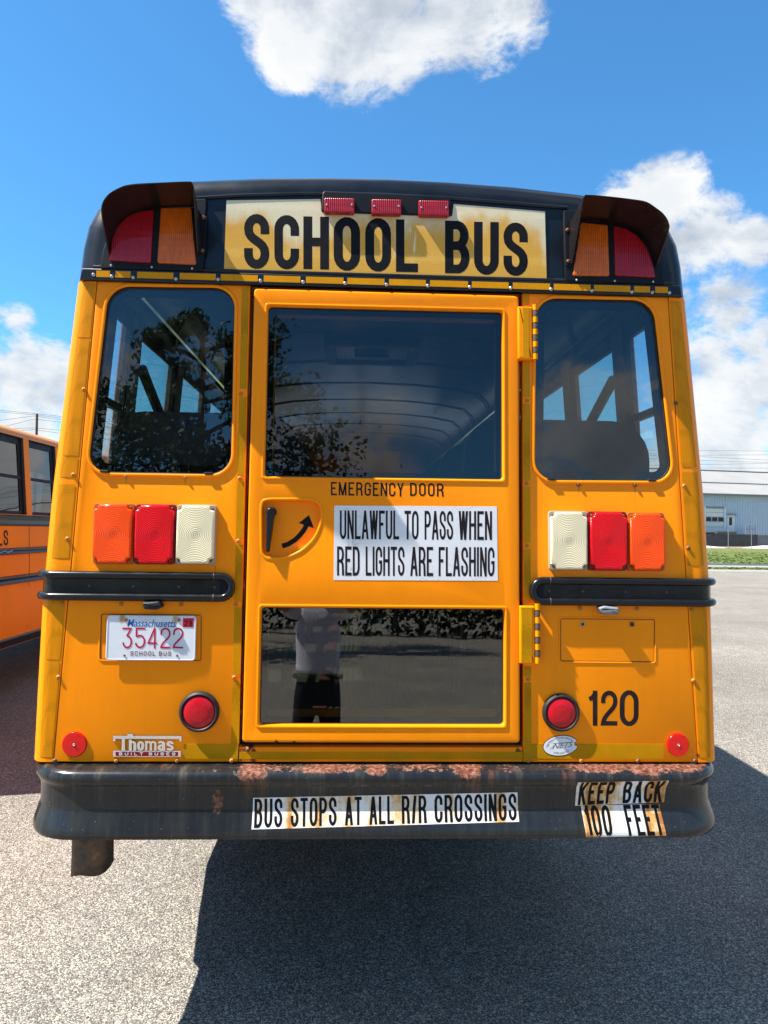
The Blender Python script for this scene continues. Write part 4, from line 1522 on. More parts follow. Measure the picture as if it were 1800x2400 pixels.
# door surround: recessed frame, header, sill
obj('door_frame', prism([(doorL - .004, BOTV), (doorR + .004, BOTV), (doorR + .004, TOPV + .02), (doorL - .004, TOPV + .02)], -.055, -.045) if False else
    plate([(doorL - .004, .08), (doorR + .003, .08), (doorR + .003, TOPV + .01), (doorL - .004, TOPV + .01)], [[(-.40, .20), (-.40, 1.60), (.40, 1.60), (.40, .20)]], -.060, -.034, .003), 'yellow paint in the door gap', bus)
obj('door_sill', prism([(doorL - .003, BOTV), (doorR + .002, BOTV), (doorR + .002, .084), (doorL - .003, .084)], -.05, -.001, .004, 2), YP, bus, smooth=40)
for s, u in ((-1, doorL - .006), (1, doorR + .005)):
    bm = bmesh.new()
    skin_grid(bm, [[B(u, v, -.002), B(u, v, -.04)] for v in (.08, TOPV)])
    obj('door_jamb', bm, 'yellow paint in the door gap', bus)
obj('door_seal', plate([(doorL, .088), (doorR - .001, .088), (doorR - .001, 1.692), (doorL, 1.692)], [[(doorL + .012, .1), (doorL + .012, 1.68), (doorR - .013, 1.68), (doorR - .013, .1)]], -.034, -.026, .003), 'black rubber', bus)

# emergency door with two glazed openings and the stamped handle pocket
dW = .018
door_o = rounded([(-.4755, .104), (.4755, .104), (.4735, 1.684), (-.4745, 1.684)], .012, 4)
up_pts = pxpoly([(628.5, 717), (620, 1116), (1178.5, 1124), (1177.5, 730)], dW)
lo_pts = pxpoly([(613, 1423.5), (607, 1699), (1181.5, 1700), (1182, 1428)], dW)
pk = [P(x, y, dW) for x, y in ((622, 1174), (735, 1174), (751, 1190), (750, 1222), (737, 1256), (708, 1287), (672, 1303), (638, 1306), (617, 1302), (616, 1182))]
pk = pk if area2(pk) > 0 else pk[::-1]
pocket = rounded(pk, .022, 4)
door = obj('emergency_door', plate(door_o, [rounded(up_pts, .012, 3)[::-1], rounded(lo_pts, .012, 3)[::-1], pocket[::-1]], -.02, dW, .0075, res=3), YP, bus, smooth=50)
# raised picture-frame step round the upper window
for pts, g1, nm in ((up_pts, .026, 'window_frame'), (lo_pts, .026, 'window_frame')):
    fr = obj(nm, plate(rounded(inset(pts, -.001), .012, 3), [rounded(inset(pts, .021), .012, 3)[::-1]], -.009, -.005, .001), 'black frit', door, smooth=40)
    obj('pane', prism(inset(pts, .0005), -.004, .001), 'door window glass' if pts is up_pts else 'dark door glass', door)
    obj('pane_seal', plate(inset(pts, -.004), [inset(pts, .003)[::-1]], -.004, .0025, .001), 'black rubber', door)
    # rolled swage a hand's width outside the glass
    obj('window_swage', plate(rounded(inset(pts, -.0115), .012, 4), [rounded(inset(pts, -.0025), .010, 4)[::-1]], .010, dW + .0030, .0034, res=3), YP, door, smooth=60)
obj('handle_pocket', prism(inset(pocket, -.006), -.016, -.004), YP, door)
obj('pocket_lip', plate(inset(pocket, -.012), [inset(pocket, -.001)[::-1]], .008, dW + .0022, .0045, res=3), YP, door, smooth=60)
# handle: boss, lever with a pressed slot
hu, hv = P(635, 1200, .02)
he = P(627, 1294, .03)
bm = lathe([(.0175, -.004), (.0175, .016), (.014, .020), (0, .020)], hu, hv, 20)
hd = obj('door_handle', bm, 'black satin panel', door, smooth=40)
a = Vector((he[0] - hu, he[1] - hv)); L = a.length; a.normalize(); b = Vector((-a.y, a.x))
lev = []
for t, w_ in ((-.10, .006), (-.06, .012), (0, .0145), (.12, .0135), (.5, .0105), (.96, .0065), (1.0, .004)):
    lev.append((t, w_))
poly = [tuple(Vector((hu, hv)) + a * (t * L) + b * w_) for t, w_ in lev] + [tuple(Vector((hu, hv)) + a * (t * L) - b * w_) for t, w_ in lev[::-1]]
obj('lever', prism(poly, .016, .034, .005, 3), 'black rub rail enamel', hd, smooth=50)
sl = [(.16, .005), (.22, .007), (.45, .005), (.5, .002)]
poly = [tuple(Vector((hu, hv)) + a * (t * L) + b * w_) for t, w_ in sl] + [tuple(Vector((hu, hv)) + a * (t * L) - b * w_) for t, w_ in sl[::-1]]
obj('lever_slot', prism(poly, .0342, .0347), 'dark hole', hd)
# arrow
cen = [(661, 1280), (676, 1275), (692, 1265), (704, 1253), (713, 1241), (719, 1229)]
pts = [Vector(P(x, y)) for x, y in cen]
bm = bmesh.new()
rows = []
for i, p in enumerate(pts):
    t = (pts[min(i + 1, len(pts) - 1)] - pts[max(i - 1, 0)]).normalized()
    nn = Vector((-t.y, t.x)) * .0085
    rows.append([B(*(p + nn), -.0034), B(*(p - nn), -.0034)])
skin_grid(bm, rows)
bm.faces.new([bm.verts.new(B(*P(x, y), -.0033)) for x, y in ((724, 1207), (700, 1226), (736, 1238))])
obj('arrow_decal', bm, 'black vinyl letter', door)

lettering('lettering', 'EMERGENCY', [(775.7, 1129.5), (946, 1132), (946, 1164), (775.7, 1160.5)], 'black vinyl letter', door, w=dW + .0003, t=.24, b=.125, gap=.30)
lettering('lettering', 'DOOR', [(961, 1131.5), (1039.6, 1133), (1039.6, 1164), (961, 1162)], 'black vinyl letter', door, w=dW + .0003, t=.24, b=.125, gap=.34)
sg = obj('warning_sticker', prism(pxpoly([(783.5, 1185), (782, 1359.6), (1166.7, 1361), (1164.6, 1187)], dW), dW + .0001, dW + .0008), 'white vinyl', door)
for wd, x0, x1, row in (('UNLAWFUL', 796.5, 935.4, 0), ('TO', 948, 981, 0), ('PASS', 995, 1062, 0), ('WHEN', 1075, 1153, 0), ('RED', 790, 843, 1), ('LIGHTS', 857, 948, 1), ('ARE', 961.5, 1015, 1), ('FLASHING', 1028, 1159, 1)):
    ya, yb = ((1197, 1264.5), (1281.5, 1350))[row]
    k = .0055
    q = [(x0, ya + (x0 - 960) * k), (x1, ya + (x1 - 960) * k), (x1, yb + (x1 - 960) * k), (x0, yb + (x0 - 960) * k)]
    lettering('lettering', wd, q, 'faded black vinyl letter', sg, w=dW + .0010, t=.29, b=.11, gap=.16)


# hinges: leaf plate and a stack of knuckles
def hinge(x0, y0, x1, y1, kx0, kx1, tx0, tx1):
    a = P(x0, y0, .03); b = P(x1, y1, .03)
    poly = rounded([(a[0], b[1]), (b[0], b[1]), (b[0], a[1]), (a[0], a[1])], .003, 2)
    h = obj('hinge', prism(poly, -.01, .030, .006, 3), YP, bus, smooth=50)
    t0, t1 = P(tx0, 0, .03)[0], P(tx1, 0, .03)[0]
    obj('reflective_tape', prism([(P(tx0, y1, .03)[0], b[1] + .004), (P(tx1, y1, .03)[0], b[1] + .004), (P(tx1, y0, .03)[0], a[1] - .004), (P(tx0, y0, .03)[0], a[1] - .004)], .0302, .0310), 'yellow reflective tape', h)
    k0, k1 = P(kx0, y0, .03)[0], P(kx1, y0, .03)[0]
    n = 9
    top, bot = a[1] + .008, b[1] - .001
    for i in range(n):
        va, vb = top - (top - bot) * i / n, top - (top - bot) * (i + .9) / n
        bm = bmesh.new()
        cu, r = (k0 + k1) / 2, (k1 - k0) / 2
        tube(bm, [B(cu, va, .024), B(cu, vb, .024)], r, 12)
        obj('knuckle', bm, ('worn yellow paint', 'hinge bare metal')[i % 2], h, smooth=50)
        if i % 2:
            obj('bolt', lathe([(.0035, .024 + r * .8), (.0035, .024 + r * 1.12), (0, .024 + r * 1.15)], cu + r * .3, (va + vb) / 2, 8), 'rusted hinge', h)


hinge(1214, 717.5, 1249, 842, 1249, 1261, 1226, 1240)
hinge(1218, 1420.5, 1254, 1556, 1254, 1267, 1222, 1247)

# reflective tape along the panel edges
def tape_q(q, mt='yellow reflective tape', w=0.0):
    obj('reflective_tape', prism(pxpoly(q, w), w + .0002, w + .0010), mt, bus)


def tx(y):   # left column runs with the panel edge
    return 567.5 - (y - 672) * (26.5 / 1106), 583.0 - (y - 672) * (23.5 / 1106)


for a, b in ((673, 911), (930, 1113), (1128, 1261), (1277, 1410), (1423, 1580), (1595, 1742.5)):
    tape_q([(tx(a)[0], a), (tx(a)[1], a), (tx(b)[1], b), (tx(b)[0], b)])
tape_q([(431, 1743.5), (558.5, 1743.5), (557.5, 1778.5), (430, 1778)])


def tr(y):
    return 1225 + (y - 690) * (4.5 / 1090), 1240.5 + (y - 690) * (5 / 1090)


for a, b in ((691, 715), (847, 930), (946, 1126), (1141, 1271), (1287, 1414), (1562, 1585), (1600, 1742)):
    tape_q([(tr(a)[0], a), (tr(a)[1], a), (tr(b)[1], b), (tr(b)[0], b)])
tape_q([(1229, 1743), (1435, 1743.5), (1435, 1778), (1229, 1777.5)])
tape_q([(1436, 1743.5), (1555, 1744), (1555, 1778), (1436, 1778)])
for a, b in ((560, 1087), (1088, 1225)):
    tape_q([(a, 1762), (b, 1762), (b, 1779), (a, 1779)], w=-.001)

# ---- black roof cap with the sign
capo = [(1.113, 1.702), (1.110, 1.74), (1.103, 1.83), (1.088, 1.915), (1.056, 1.983), (.99, 2.030), (.87, 2.073), (.72, 2.102), (.47, 2.123), (.22, 2.134), (0, 2.138)]
cap = capo + [(-u, v) for u, v in capo[::-1][1:]]
bm = bmesh.new()
rows = []
r = .075
for k in range(8):
    a = pi / 2 * k / 7
    rows.append(([(u, v) for u, v in cap], r * (1 - cos(a)), .012 - r + r * cos(a) if False else -r + .004 + r * sin(a)))
def cap_in(d):
    res = []
    for u, v in cap:
        # shrink towards the middle of the face, keeping the lower edge level
        res.append((u * (1 - d / 1.113), v - d * max(0, (v - 1.702) / .436)))
    return res
rings = [[B(u, v, -.30) for u, v in cap_in(0)]]
for k in range(8):
    a = pi / 2 * k / 7
    rings.append([B(u, v, -r + .004 + r * sin(a)) for u, v in cap_in(r * (1 - cos(a)))])
vr = skin_grid(bm, rings)
bm.faces.new(vr[-1])
roofcap = obj('roof_cap', bm, 'black enamel', bus, smooth=35)
# drip moulding under the crown
top_mid = [(462, 463), (560, 457), (700, 453), (880, 453.5), (1060, 464), (1200, 475), (1330, 486)]
bm = bmesh.new()
tube(bm, [B(*P(x, y, .01), .005) for x, y in top_mid], .007, 8)
obj('drip_moulding', bm, 'black enamel', bus, smooth=60)

# lower band with its lip
bandq = [P(196, 634), P(560, 642), P(900, 652), P(1240, 662), P(1588, 676), P(1592, 698), P(1213, 684.5), P(900, 674.5), P(589, 667.5), P(192, 657)]
bq = bandq if area2(bandq) > 0 else bandq[::-1]
obj('cap_band', prism([(-1.085, 1.698), (1.075, 1.699), (1.07, 1.741), (-1.08, 1.741)], -.01, .016, .005, 3), 'black enamel', bus, smooth=50)
bm = bmesh.new()
tube(bm, [B(-1.04, 1.7475, .008), B(1.04, 1.7475, .008)], .0075, 8)
obj('band_lip', bm, 'black enamel', bus, smooth=60)
tapes = [(225, 257), (270, 305.5), (321, 406), (421, 505.5), (517, 604), (618, 704), (717, 805), (814, 901), (912, 998), (1008, 1097), (1106, 1192), (1202, 1289), (1298, 1384), (1392, 1477), (1486, 1523), (1535, 1565)]
for a, b in tapes:
    ua, ub = P(a, 660, .016)[0], P(b, 660, .016)[0]
    obj('reflective_tape', prism([(ua, 1.7095), (ub, 1.7095), (ub, 1.7325), (ua, 1.7325)], .0161, .0168), 'gold reflective tape', bus)

sign_q = pxpoly([(531, 470), (525, 634), (1281, 656), (1277, 496), (1063, 478.5), (1060, 506.5), (754, 497.5), (751, 467)], .006)
sign = obj('school_bus_sign', prism(sign_q, .0042, .0075), 'weathered reflective sign sheet', bus)
for ch, x0, x1, y0, y1 in (('S', 572, 631, 501, 629.5), ('C', 643, 701, 503.5, 630.5), ('H', 711, 771, 507, 630.5), ('O', 782, 844, 508, 634), ('O', 856, 916.5, 510.5, 636), ('L', 928, 979.5, 514, 637),
                           ('B', 1043, 1100.5, 517, 640), ('U', 1111, 1169, 519.5, 643.5), ('S', 1180, 1237, 521, 646)):
    lettering('letter', ch, [(x0, y0), (x1, y0 + .02 * (x1 - x0)), (x1, y1 + .02 * (x1 - x0)), (x0, y1)], 'black vinyl letter', sign, w=.0077, t=.345, b=.165)

# identification lights
ih = obj('light_housing', prism(rounded(pxpoly([(756, 447.5), (752, 497.5), (1060, 507.5), (1056, 460)], .01), .012, 4), -.004, .014, .005, 3), 'black satin panel', bus, smooth=50)
for x0, x1, y0, y1 in ((759, 831, 460, 495), (871, 941.5, 463, 498.6), (982, 1053.6, 466, 502)):
    q = rounded(pxpoly([(x0, y0), (x0, y1), (x1, y1 + 1.2), (x1, y0 + 1.2)], .04), .006, 3)
    c = P((x0 + x1) / 2, (y0 + y1) / 2, .04)
    lp_ = obj('marker_light', prism(q, .010, .031, .0045, 3), 'red ribbed lens', bus, origin=B(*c, .03), smooth=50)
    for dx in (6.5, -6.5):
        s_ = P((x0 if dx > 0 else x1) + dx, (y0 + y1) / 2 - 2, .046)
        obj('screw', lathe([(.0036, .030), (.0036, .0325), (0, .0335)], s_[0], s_[1], 10), 'bright screw steel', lp_)


# warning lights with hoods
def warning(side):
    if side < 0:
        pan = [(485, 467), (477, 637), (235, 630), (243, 585), (262, 535), (290, 500), (330, 480), (380, 470)]
        red = [(256, 611), (354, 617), (361, 492), (335, 495), (299, 508), (275, 532), (263, 560)]
        amb = [(369, 617), (460, 621), (449, 487), (377, 488)]
        base = [(258, 604), (259, 580), (266, 555), (282, 525), (302, 507), (330, 495), (361, 488), (405, 486), (440, 485), (458, 486), (466, 520), (473, 595)]
        outer = [(254, 586, .035), (247, 545, .08), (240, 500, .13), (243, 475, .16), (258, 455, .185), (283, 441, .20), (307, 434.5, .205), (365, 430, .205), (425, 426.5, .205), (446, 426.5, .205), (451.5, 436, .2), (462.5, 590, .03)]
        scr = [(260, 622), (355.6, 625.6), (450, 629)]
        br = [(477, 511), (475, 588)]
        brk = [(468, 507), (485, 507), (481, 597), (466, 596)]
    else:
        pan = [(1320, 494), (1324, 659), (1556, 668), (1548, 605), (1530, 560), (1505, 527), (1470, 505), (1415, 497)]
        red = [(1441, 646.5), (1536, 651), (1527, 610), (1512, 575), (1490, 550), (1465, 536), (1438, 530)]
        amb = [(1342, 646.5), (1428, 647.5), (1424, 528), (1360, 522)]
        base = [(1336, 620), (1336.5, 560), (1338, 521), (1352, 518), (1380, 518), (1424, 522), (1455, 529), (1487, 542), (1509, 562), (1523, 585), (1532, 606), (1535, 625)]
        outer = [(1341, 617, .03), (1369, 465, .2), (1374, 457.5, .205), (1395, 458.5, .205), (1430, 462, .205), (1480, 469, .205), (1513, 474.5, .205), (1537, 489, .195), (1554, 503, .175), (1565, 522, .15), (1564, 545, .12), (1538.5, 622, .03)]
        scr = [(1352, 656), (1441, 658), (1531, 660)]
        br = [(1329, 540), (1331, 613)]
        brk = [(1323, 533), (1337, 534), (1339, 623), (1325, 622)]
    h = obj('warning_light', prism(rounded(pxpoly(pan, .012), .006, 2), .003, .0185, .003, 2), 'black satin panel', bus, smooth=40)
    for q, mt in ((red, 'red ribbed lens'), (amb, 'amber ribbed lens')):
        poly = rounded(pxpoly(q, .02), .006, 2)
        c = [sum(x[i] for x in poly) / len(poly) for i in (0, 1)]
        obj('lens', prism(poly, .017, .0245, .004, 2), mt, h, origin=B(c[0], c[1], .02), smooth=40)
    # hood: doubled sheet between its foot on the panel and the flared lip
    A = [P(x, y, .019) + (.019,) for x, y in base]
    Bo = [P(x, y, w) + (w,) for x, y, w in outer]
    cu, cv = sum(p[0] for p in A) / len(A), sum(p[1] for p in A) / len(A)
    def dense(pl, n=6):
        # Catmull-Rom through the measured points
        res = []
        for i in range(len(pl) - 1):
            p0, p1, p2, p3 = [Vector(pl[max(0, min(len(pl) - 1, j))]) for j in (i - 1, i, i + 1, i + 2)]
            for k in range(n):
                t = k / n
                res.append(.5 * ((2 * p1) + (p2 - p0) * t + (2 * p0 - 5 * p1 + 4 * p2 - p3) * t * t + (3 * p1 - p0 - 3 * p2 + p3) * t ** 3))
        return res + [Vector(pl[-1])]
    sharp = 10 if side < 0 else 2        # the two folded corners stay crisp
    def straight(pl, n=3):
        return [Vector(pl[i]).lerp(Vector(pl[i + 1]), k / n) for i in range(len(pl) - 1) for k in range(n)] + [Vector(pl[-1])]
    Ad = dense(A[:sharp]) + straight(A[sharp - 1:])[1:] if side < 0 else straight(A[:3]) + dense(A[2:])[1:]
    Bd = dense(Bo[:sharp]) + straight(Bo[sharp - 1:])[1:] if side < 0 else straight(Bo[:3]) + dense(Bo[2:])[1:]
    bm = bmesh.new()
    rows_i, rows_o = [], []
    for k in range(7):
        t = k / 6
        ri, ro = [], []
        for p, q in zip(Ad, Bd):
            x = p.lerp(q, t)
            d = Vector((x.x - cu, x.y - cv, 0)).normalized() * .004
            ri.append(B(*x)); ro.append(B(*(x + d)))
        rows_i.append(ri); rows_o.append(ro)
    vi = skin_grid(bm, rows_i)
    vo = skin_grid(bm, rows_o)
    for j in (0, -1):
        for i in range(len(vi[j]) - 1):
            bm.faces.new((vi[j][i], vi[j][i + 1], vo[j][i + 1], vo[j][i]))
    for i in range(6):
        for j in (0, -1):
            bm.faces.new((vi[i][j], vi[i + 1][j], vo[i + 1][j], vo[i][j]))
    obj('hood', bm, 'hood enamel', h, smooth=50)
    obj('hood_bracket', prism(pxpoly(brk, .02), .018, .0215, .001, 1), 'black satin panel', h)
    for x, y in scr:
        u, v = P(x, y, .02)
        obj('screw', lathe([(.0042, .018), (.0042, .0205), (.0025, .0225), (0, .023)], u, v, 10), 'bright screw steel', h)
    for x, y in br:
        u, v = P(x, y, .02)
        obj('bolt', lathe([(.0065, .021), (.0065, .026), (.004, .0285), (0, .029)], u, v, 12), 'rusty screw steel', h)


mt, g = M_('hood enamel')
co = g.n('ShaderNodeTexCoord').outputs['Object']
n = g.noise(co, 120.0, 4, .7)
n2 = g.noise(co, 9.0, 4, .6)
c = g.mix(g.math('MULTIPLY', g.mr(n, .55, .70, 0, .5), g.mr(n2, .4, .6)), (.009, .007, .007), (.09, .05, .04))
out(g, pbsdf(g, c, .32, bump=n, bstr=.25, bdist=.002, **{'Coat Weight': .2}))
warning(-1)
warning(1)


# ---- lamp clusters
def lamp(q, mt, shell):
    poly = rounded(pxpoly(q, .02), .010, 4)
    c = P(sum(x for x, y in q) / 4, sum(y for x, y in q) / 4, .025)
    nm = 'tail_light'
    body = obj(nm, prism(inset(poly, -.0012), -.001, .010, .003, 2), shell, bus, smooth=40)
    # lens with notched corners so that the four screws sit in pockets
    pts = pxpoly(q, .02)
    ins = inset(pts, .003)
    lenspoly = []
    N = 4
    for i in range(N):
        a, b_, cc = Vector(ins[i - 1]), Vector(ins[i]), Vector(ins[(i + 1) % N])
        d1, d2 = (a - b_).normalized(), (cc - b_).normalized()
        k = .0185
        p0, p1 = b_ + d1 * k, b_ + d2 * k
        ctr = b_ + d1 * k * .30 + d2 * k * .30
        for t in (0, .2, .4, .6, .8, 1):
            mid = p0 * (1 - t) + p1 * t
            inward = (b_ + d1 * k + d2 * k) 
            bul = mid + (inward - mid) * (.42 * sin(pi * t))
            lenspoly.append(tuple(bul))
    obj('lens', prism(lenspoly, .009, .0275, .006, 3), mt, body, origin=B(c[0], c[1], .02), smooth=50)
    for i in range(4):
        b_ = Vector(ins[i]); d1 = (Vector(ins[i - 1]) - b_).normalized(); d2 = (Vector(ins[(i + 1) % 4]) - b_).normalized()
        s_ = b_ + d1 * .0095 + d2 * .0095
        obj('screw', lathe([(.0045, .009), (.0045, .0135), (.003, .0155), (0, .016)], s_.x, s_.y, 10), 'rusty screw steel', body)


simple('amber lamp shell', (.42, .09, .01), .45)
simple('red lamp shell', (.16, .006, .01), .45)
simple('white lamp shell', (.34, .31, .24), .45)
for q, mt, sh in (
        ([(218, 1180), (215, 1321), (309, 1322), (313, 1181)], 'amber ringed lens', 'amber lamp shell'),
        ([(316, 1182), (312, 1322), (406.5, 1322.5), (411, 1183)], 'red ringed lens', 'red lamp shell'),
        ([(414, 1183), (409.5, 1322.5), (502, 1323), (506, 1184)], 'white ringed lens', 'white lamp shell'),
        ([(1288, 1198), (1290, 1336), (1378.5, 1336.5), (1377.5, 1199)], 'white ringed lens', 'white lamp shell'),
        ([(1380, 1199), (1381.5, 1336.5), (1471.5, 1337.5), (1471, 1200)], 'red ringed lens', 'red lamp shell'),
        ([(1473.5, 1201), (1474, 1337.5), (1561, 1338), (1559, 1202)], 'amber ringed lens', 'amber lamp shell')):
    lamp(q, mt, sh)

for px, py, ro, rl in ((466, 1669, 47, 37.5), (1316, 1671, 45, 35.5)):
    u, v = P(px, py, .012)
    k = 1 / 690
    rl_ = obj('round_tail_light', lathe([(ro * k, 0), (ro * k, .008), (ro * k * .97, .014), (ro * k * .88, .018), (rl * k * 1.02, .015), (rl * k, .010)], u, v, 40), 'black rubber', bus, smooth=50)
    obj('lens', lathe([(rl * k, .008), (rl * k * .985, .0135), (rl * k * .9, .0165), (rl * k * .5, .019), (0, .020)], u, v, 40), 'red plain lens', rl_, origin=B(u, v, .01), smooth=60)
for px, py, ro in ((173.6, 1745, 28.5), (1590, 1746, 27.3)):
    u, v = P(px, py, .006)
    k = 1 / 690
    rf = obj('reflector', lathe([(ro * k, 0), (ro * k, .004), (ro * k * .95, .0065), (0, .0072)], u, v, 36), 'red reflector', bus, origin=B(u, v, 0), smooth=40)
    obj('rivet', lathe([(.0046, .006), (.0046, .0085), (.0030, .0095), (.0022, .0085), (0, .0085)], u, v, 12), 'bright screw steel', rf)

# ---- rub rails across the rear, wrapping the corners
def rear_rail(s):
    yu, yl = (1349, 1400) if s < 0 else (1363, 1412)
    xe = 533 if s < 0 else 1259
    vu = P(300 if s < 0 else 1450, yu, .02)[1]
    vl = P(300 if s < 0 else 1450, yl, .02)[1]
    vm, rad = (vu + vl) / 2, (vu - vl) / 2
    ue = abs(P(xe, (yu + yl) / 2, .02)[0]) - .013 + 0.0
    sep = ue + rad if s < 0 else ue + rad
    H = hw(Z0 + vm * LC)

    def path(v):
        r = .062
        pts = [(H + .010, -.6), (H + .010, -.3), (H + .010, -.062)]
        for k in range(1, 8):
            a = pi / 2 * k / 7
            pts.append((H + .010 - r + r * cos(a), -.062 + r * sin(a) + .012 * k / 7))
        return pts
    # one continuous ridge: upper run, half circle, lower run
    ridge = [(u, vu, w) for u, w in path(vu)]
    ridge += [(sep + (H - .06 - sep) * k / 3, vu, .012) for k in (2, 1)]
    for k in range(13):
        a = pi / 2 + pi * k / 12
        ridge.append((sep + rad * cos(a), vm + rad * sin(a), .012))
    ridge += [(sep + (H - .06 - sep) * k / 3, vl, .012) for k in (1, 2)]
    ridge += [(u, vl, w) for u, w in path(vl)[::-1]]
    bm = bmesh.new()
    tube(bm, [B(s * u, v, w) for u, v, w in ridge], .0135, 12)
    rr = obj('rear_rub_rail', bm, 'black rub rail enamel', bus, smooth=60)
    # web between the two ridges
    bm = bmesh.new()
    rows = []
    for u, w in path(vm) + [(sep + (H - .06 - sep) * k / 3, .012) for k in (2, 1, 0)]:
        rows.append([B(s * (u - (.004 if w < 0 else 0)), v, w - .004) for v in (vl + .006, vm - .012, vm, vm + .012, vu - .006)])
    skin_grid(bm, rows)
    obj('rail_web', bm, 'black rub rail enamel', rr, smooth=40)
    # end cap plate
    cap_ = [(sep + .004, vm + .8 * rad)] + [(sep + .004 + .8 * rad * cos(a), vm + .8 * rad * sin(a)) for a in [pi / 2 + pi * k / 10 for k in range(1, 10)]] + [(sep + .004, vm - .8 * rad)]
    obj('end_cap', prism([(s * u, v) for u, v in cap_], .002, .013, .003, 2), 'black satin panel', rr, smooth=40)
    for px in ((209, 313, 419, 503) if s < 0 else (1366, 1466, 1562, 1287)):
        u = P(px, (yu + yl) / 2, .01)[0]
        obj('rivet', lathe([(.0045, .008), (.0042, .0115), (0, .0128)], u, vm, 10), 'hinge bare metal', rr)
    # sleeve joint near the end cap
    for vv in (vu, vl):
        bm = bmesh.new()
        tube(bm, [B(s * (sep + .022), vv, .012), B(s * (sep + .0255), vv, .012)], .0142, 12)
        obj('sleeve_joint', bm, 'hinge bare metal', rr, smooth=60)


rear_rail(-1)
rear_rail(1)

# ---- number plate, its lamp, the blank recess on the other side
def recess(q, nm):
    p = rounded(pxpoly(q, 0), .008, 3)
    o = obj(nm, plate(inset(p, -.006), [inset(p, .0)[::-1]], -.002, .0022, .0019, res=2), YP, bus, smooth=60)
    obj('groove', plate(inset(p, .0003), [inset(p, .0032)[::-1]], .0, .0009, .0003), 'dark orange groove', o)
    return o


simple('dark orange groove', (.19, .06, .008), .7, var=.4, scale=60)  # dark orange ring drawn along the recess outline
recess([(237, 1438), (234, 1546), (472, 1549), (473, 1440.5)], 'plate_recess')
bl = recess([(1313, 1449), (1313, 1550), (1534, 1552), (1535, 1451)], 'plate_recess')
for px, py, big in ((1365, 1462.5, 1), (1481, 1463, 0)):
    u, v = P(px, py)
    sq = [(u - .0075, v - .0075), (u + .0075, v - .0075), (u + .0075, v + .0075), (u - .0075, v + .0075)]
    nt = obj('plate_nut', prism(sq, .0005, .004, .001, 1), 'white lamp shell' if big else 'rusty screw steel', bus)
    obj('bolt_hole', lathe([(.005, .0042), (0, .0043)], u, v, 12), 'dark hole', nt)

PW = .012
plq = rounded(pxpoly([(251, 1442), (247, 1547.5), (457.6, 1549), (460.6, 1443.4)], PW), .012, 4)
lic = obj('license_plate', prism(plq, PW - .0015, PW, .0006, 1), 'license plate white', bus)
obj('plate_rim', plate(inset(plq, .0015), [inset(plq, .0045)[::-1]], PW - .0005, PW + .0012, .0008), 'license plate white', lic, smooth=60)
font_text('lettering', 'Massachusetts', [(299, 1451.5), (414, 1453), (413, 1470), (298, 1468.5)], 'blue plate ink', lic, PW + .0006, shear=.22, weight=.010)
for ch, x0, x1 in (('3', 287, 310), ('5', 316.7, 341), ('4', 346, 368.7), ('2', 376, 400), ('2', 405.6, 430)):
    lettering('letter', ch, [(x0, 1471), (x1, 1471.2), (x1 - .6, 1520), (x0 - .6, 1519.5)], 'red plate ink', lic, w=PW + .0006, t=.17, b=.085)
lettering('lettering', 'SCHOOL BUS', [(305.5, 1526), (401, 1526.5), (401, 1537.5), (305.5, 1537)], 'faded brown plate ink', lic, w=PW + .0006, t=.22, b=.16, gap=.42, space=.7)
stk = obj('validation_sticker', prism(pxpoly([(429, 1449), (428, 1469.5), (453, 1470), (454.5, 1448.6)], PW), PW + .0003, PW + .0009), 'red validation sticker', lic)
lettering('lettering', '28', [(432, 1455), (451, 1455), (450.6, 1468), (432, 1467.6)], 'black vinyl letter', stk, w=PW + .0011, t=.24, b=.16, gap=.3)
for px, py, r_ in ((295, 1452.5, .0065), (418.7, 1452.5, .0065), (291.5, 1536, .0038), (415, 1536.3, .0038)):
    u, v = P(px, py, PW)
    obj('bolt', lathe([(r_, PW), (r_ * .9, PW + .002), (r_ * .45, PW + .003), (0, PW + .002)], u, v, 12), 'rusty screw steel', lic)
for q, mt, nm in (([(333, 1412), (338, 1428), (367, 1429.5), (381, 1422), (372, 1409)], 'black rubber', 0), ([(1403, 1425), (1412, 1440), (1450, 1441), (1450, 1424), (1416, 1420)], 'grey trim', 1)):
    poly = rounded(pxpoly(q, .03), .004, 2)
    o = obj('plate_light', prism(poly, -.001, .036, .007, 3), mt, bus, smooth=50)
    c = [sum(p[i] for p in poly) / len(poly) for i in (0, 1)]
    obj('lens', prism([(c[0] - .012, c[1] - .006), (c[0] + .012, c[1] - .006), (c[0] + .012, c[1] + .001), (c[0] - .012, c[1] + .001)], .0362, .0372), 'black satin panel' if nm == 0 else 'grey trim', o)

# ---- maker's emblem, oval dealer sticker, fleet number
emb = obj('maker_emblem', prism(pxpoly([(265, 1724.5), (265, 1737.5), (271, 1737.5), (271, 1731.8), (419.5, 1732.3), (419.5, 1737.5), (425.5, 1737.5), (425.5, 1724.8), (312, 1724.5), (312, 1720), (298.5, 1720), (298.5, 1724.5)], .003), 0, .0055, .0012, 1), 'chrome', bus, smooth=40)
tb_ = prism(pxpoly([(264.5, 1759.5), (264.5, 1774), (424.5, 1774.3), (424.5, 1760)], .003), 0, .0045, .0012, 1)
obj('emblem_base', tb_, 'chrome', emb, smooth=40)
ins_ = obj('emblem_inlay', prism(pxpoly([(271, 1762), (271, 1772), (417.5, 1772.2), (417.5, 1762.2)], .004), .0045, .0050), 'red emblem enamel', emb)
lettering('lettering', 'BUILT BUSES', [(279, 1763.5), (411, 1763.7), (411, 1770.6), (279, 1770.4)], 'white vinyl', ins_, w=.0052, t=.2, b=.2, gap=.75, space=1.0)
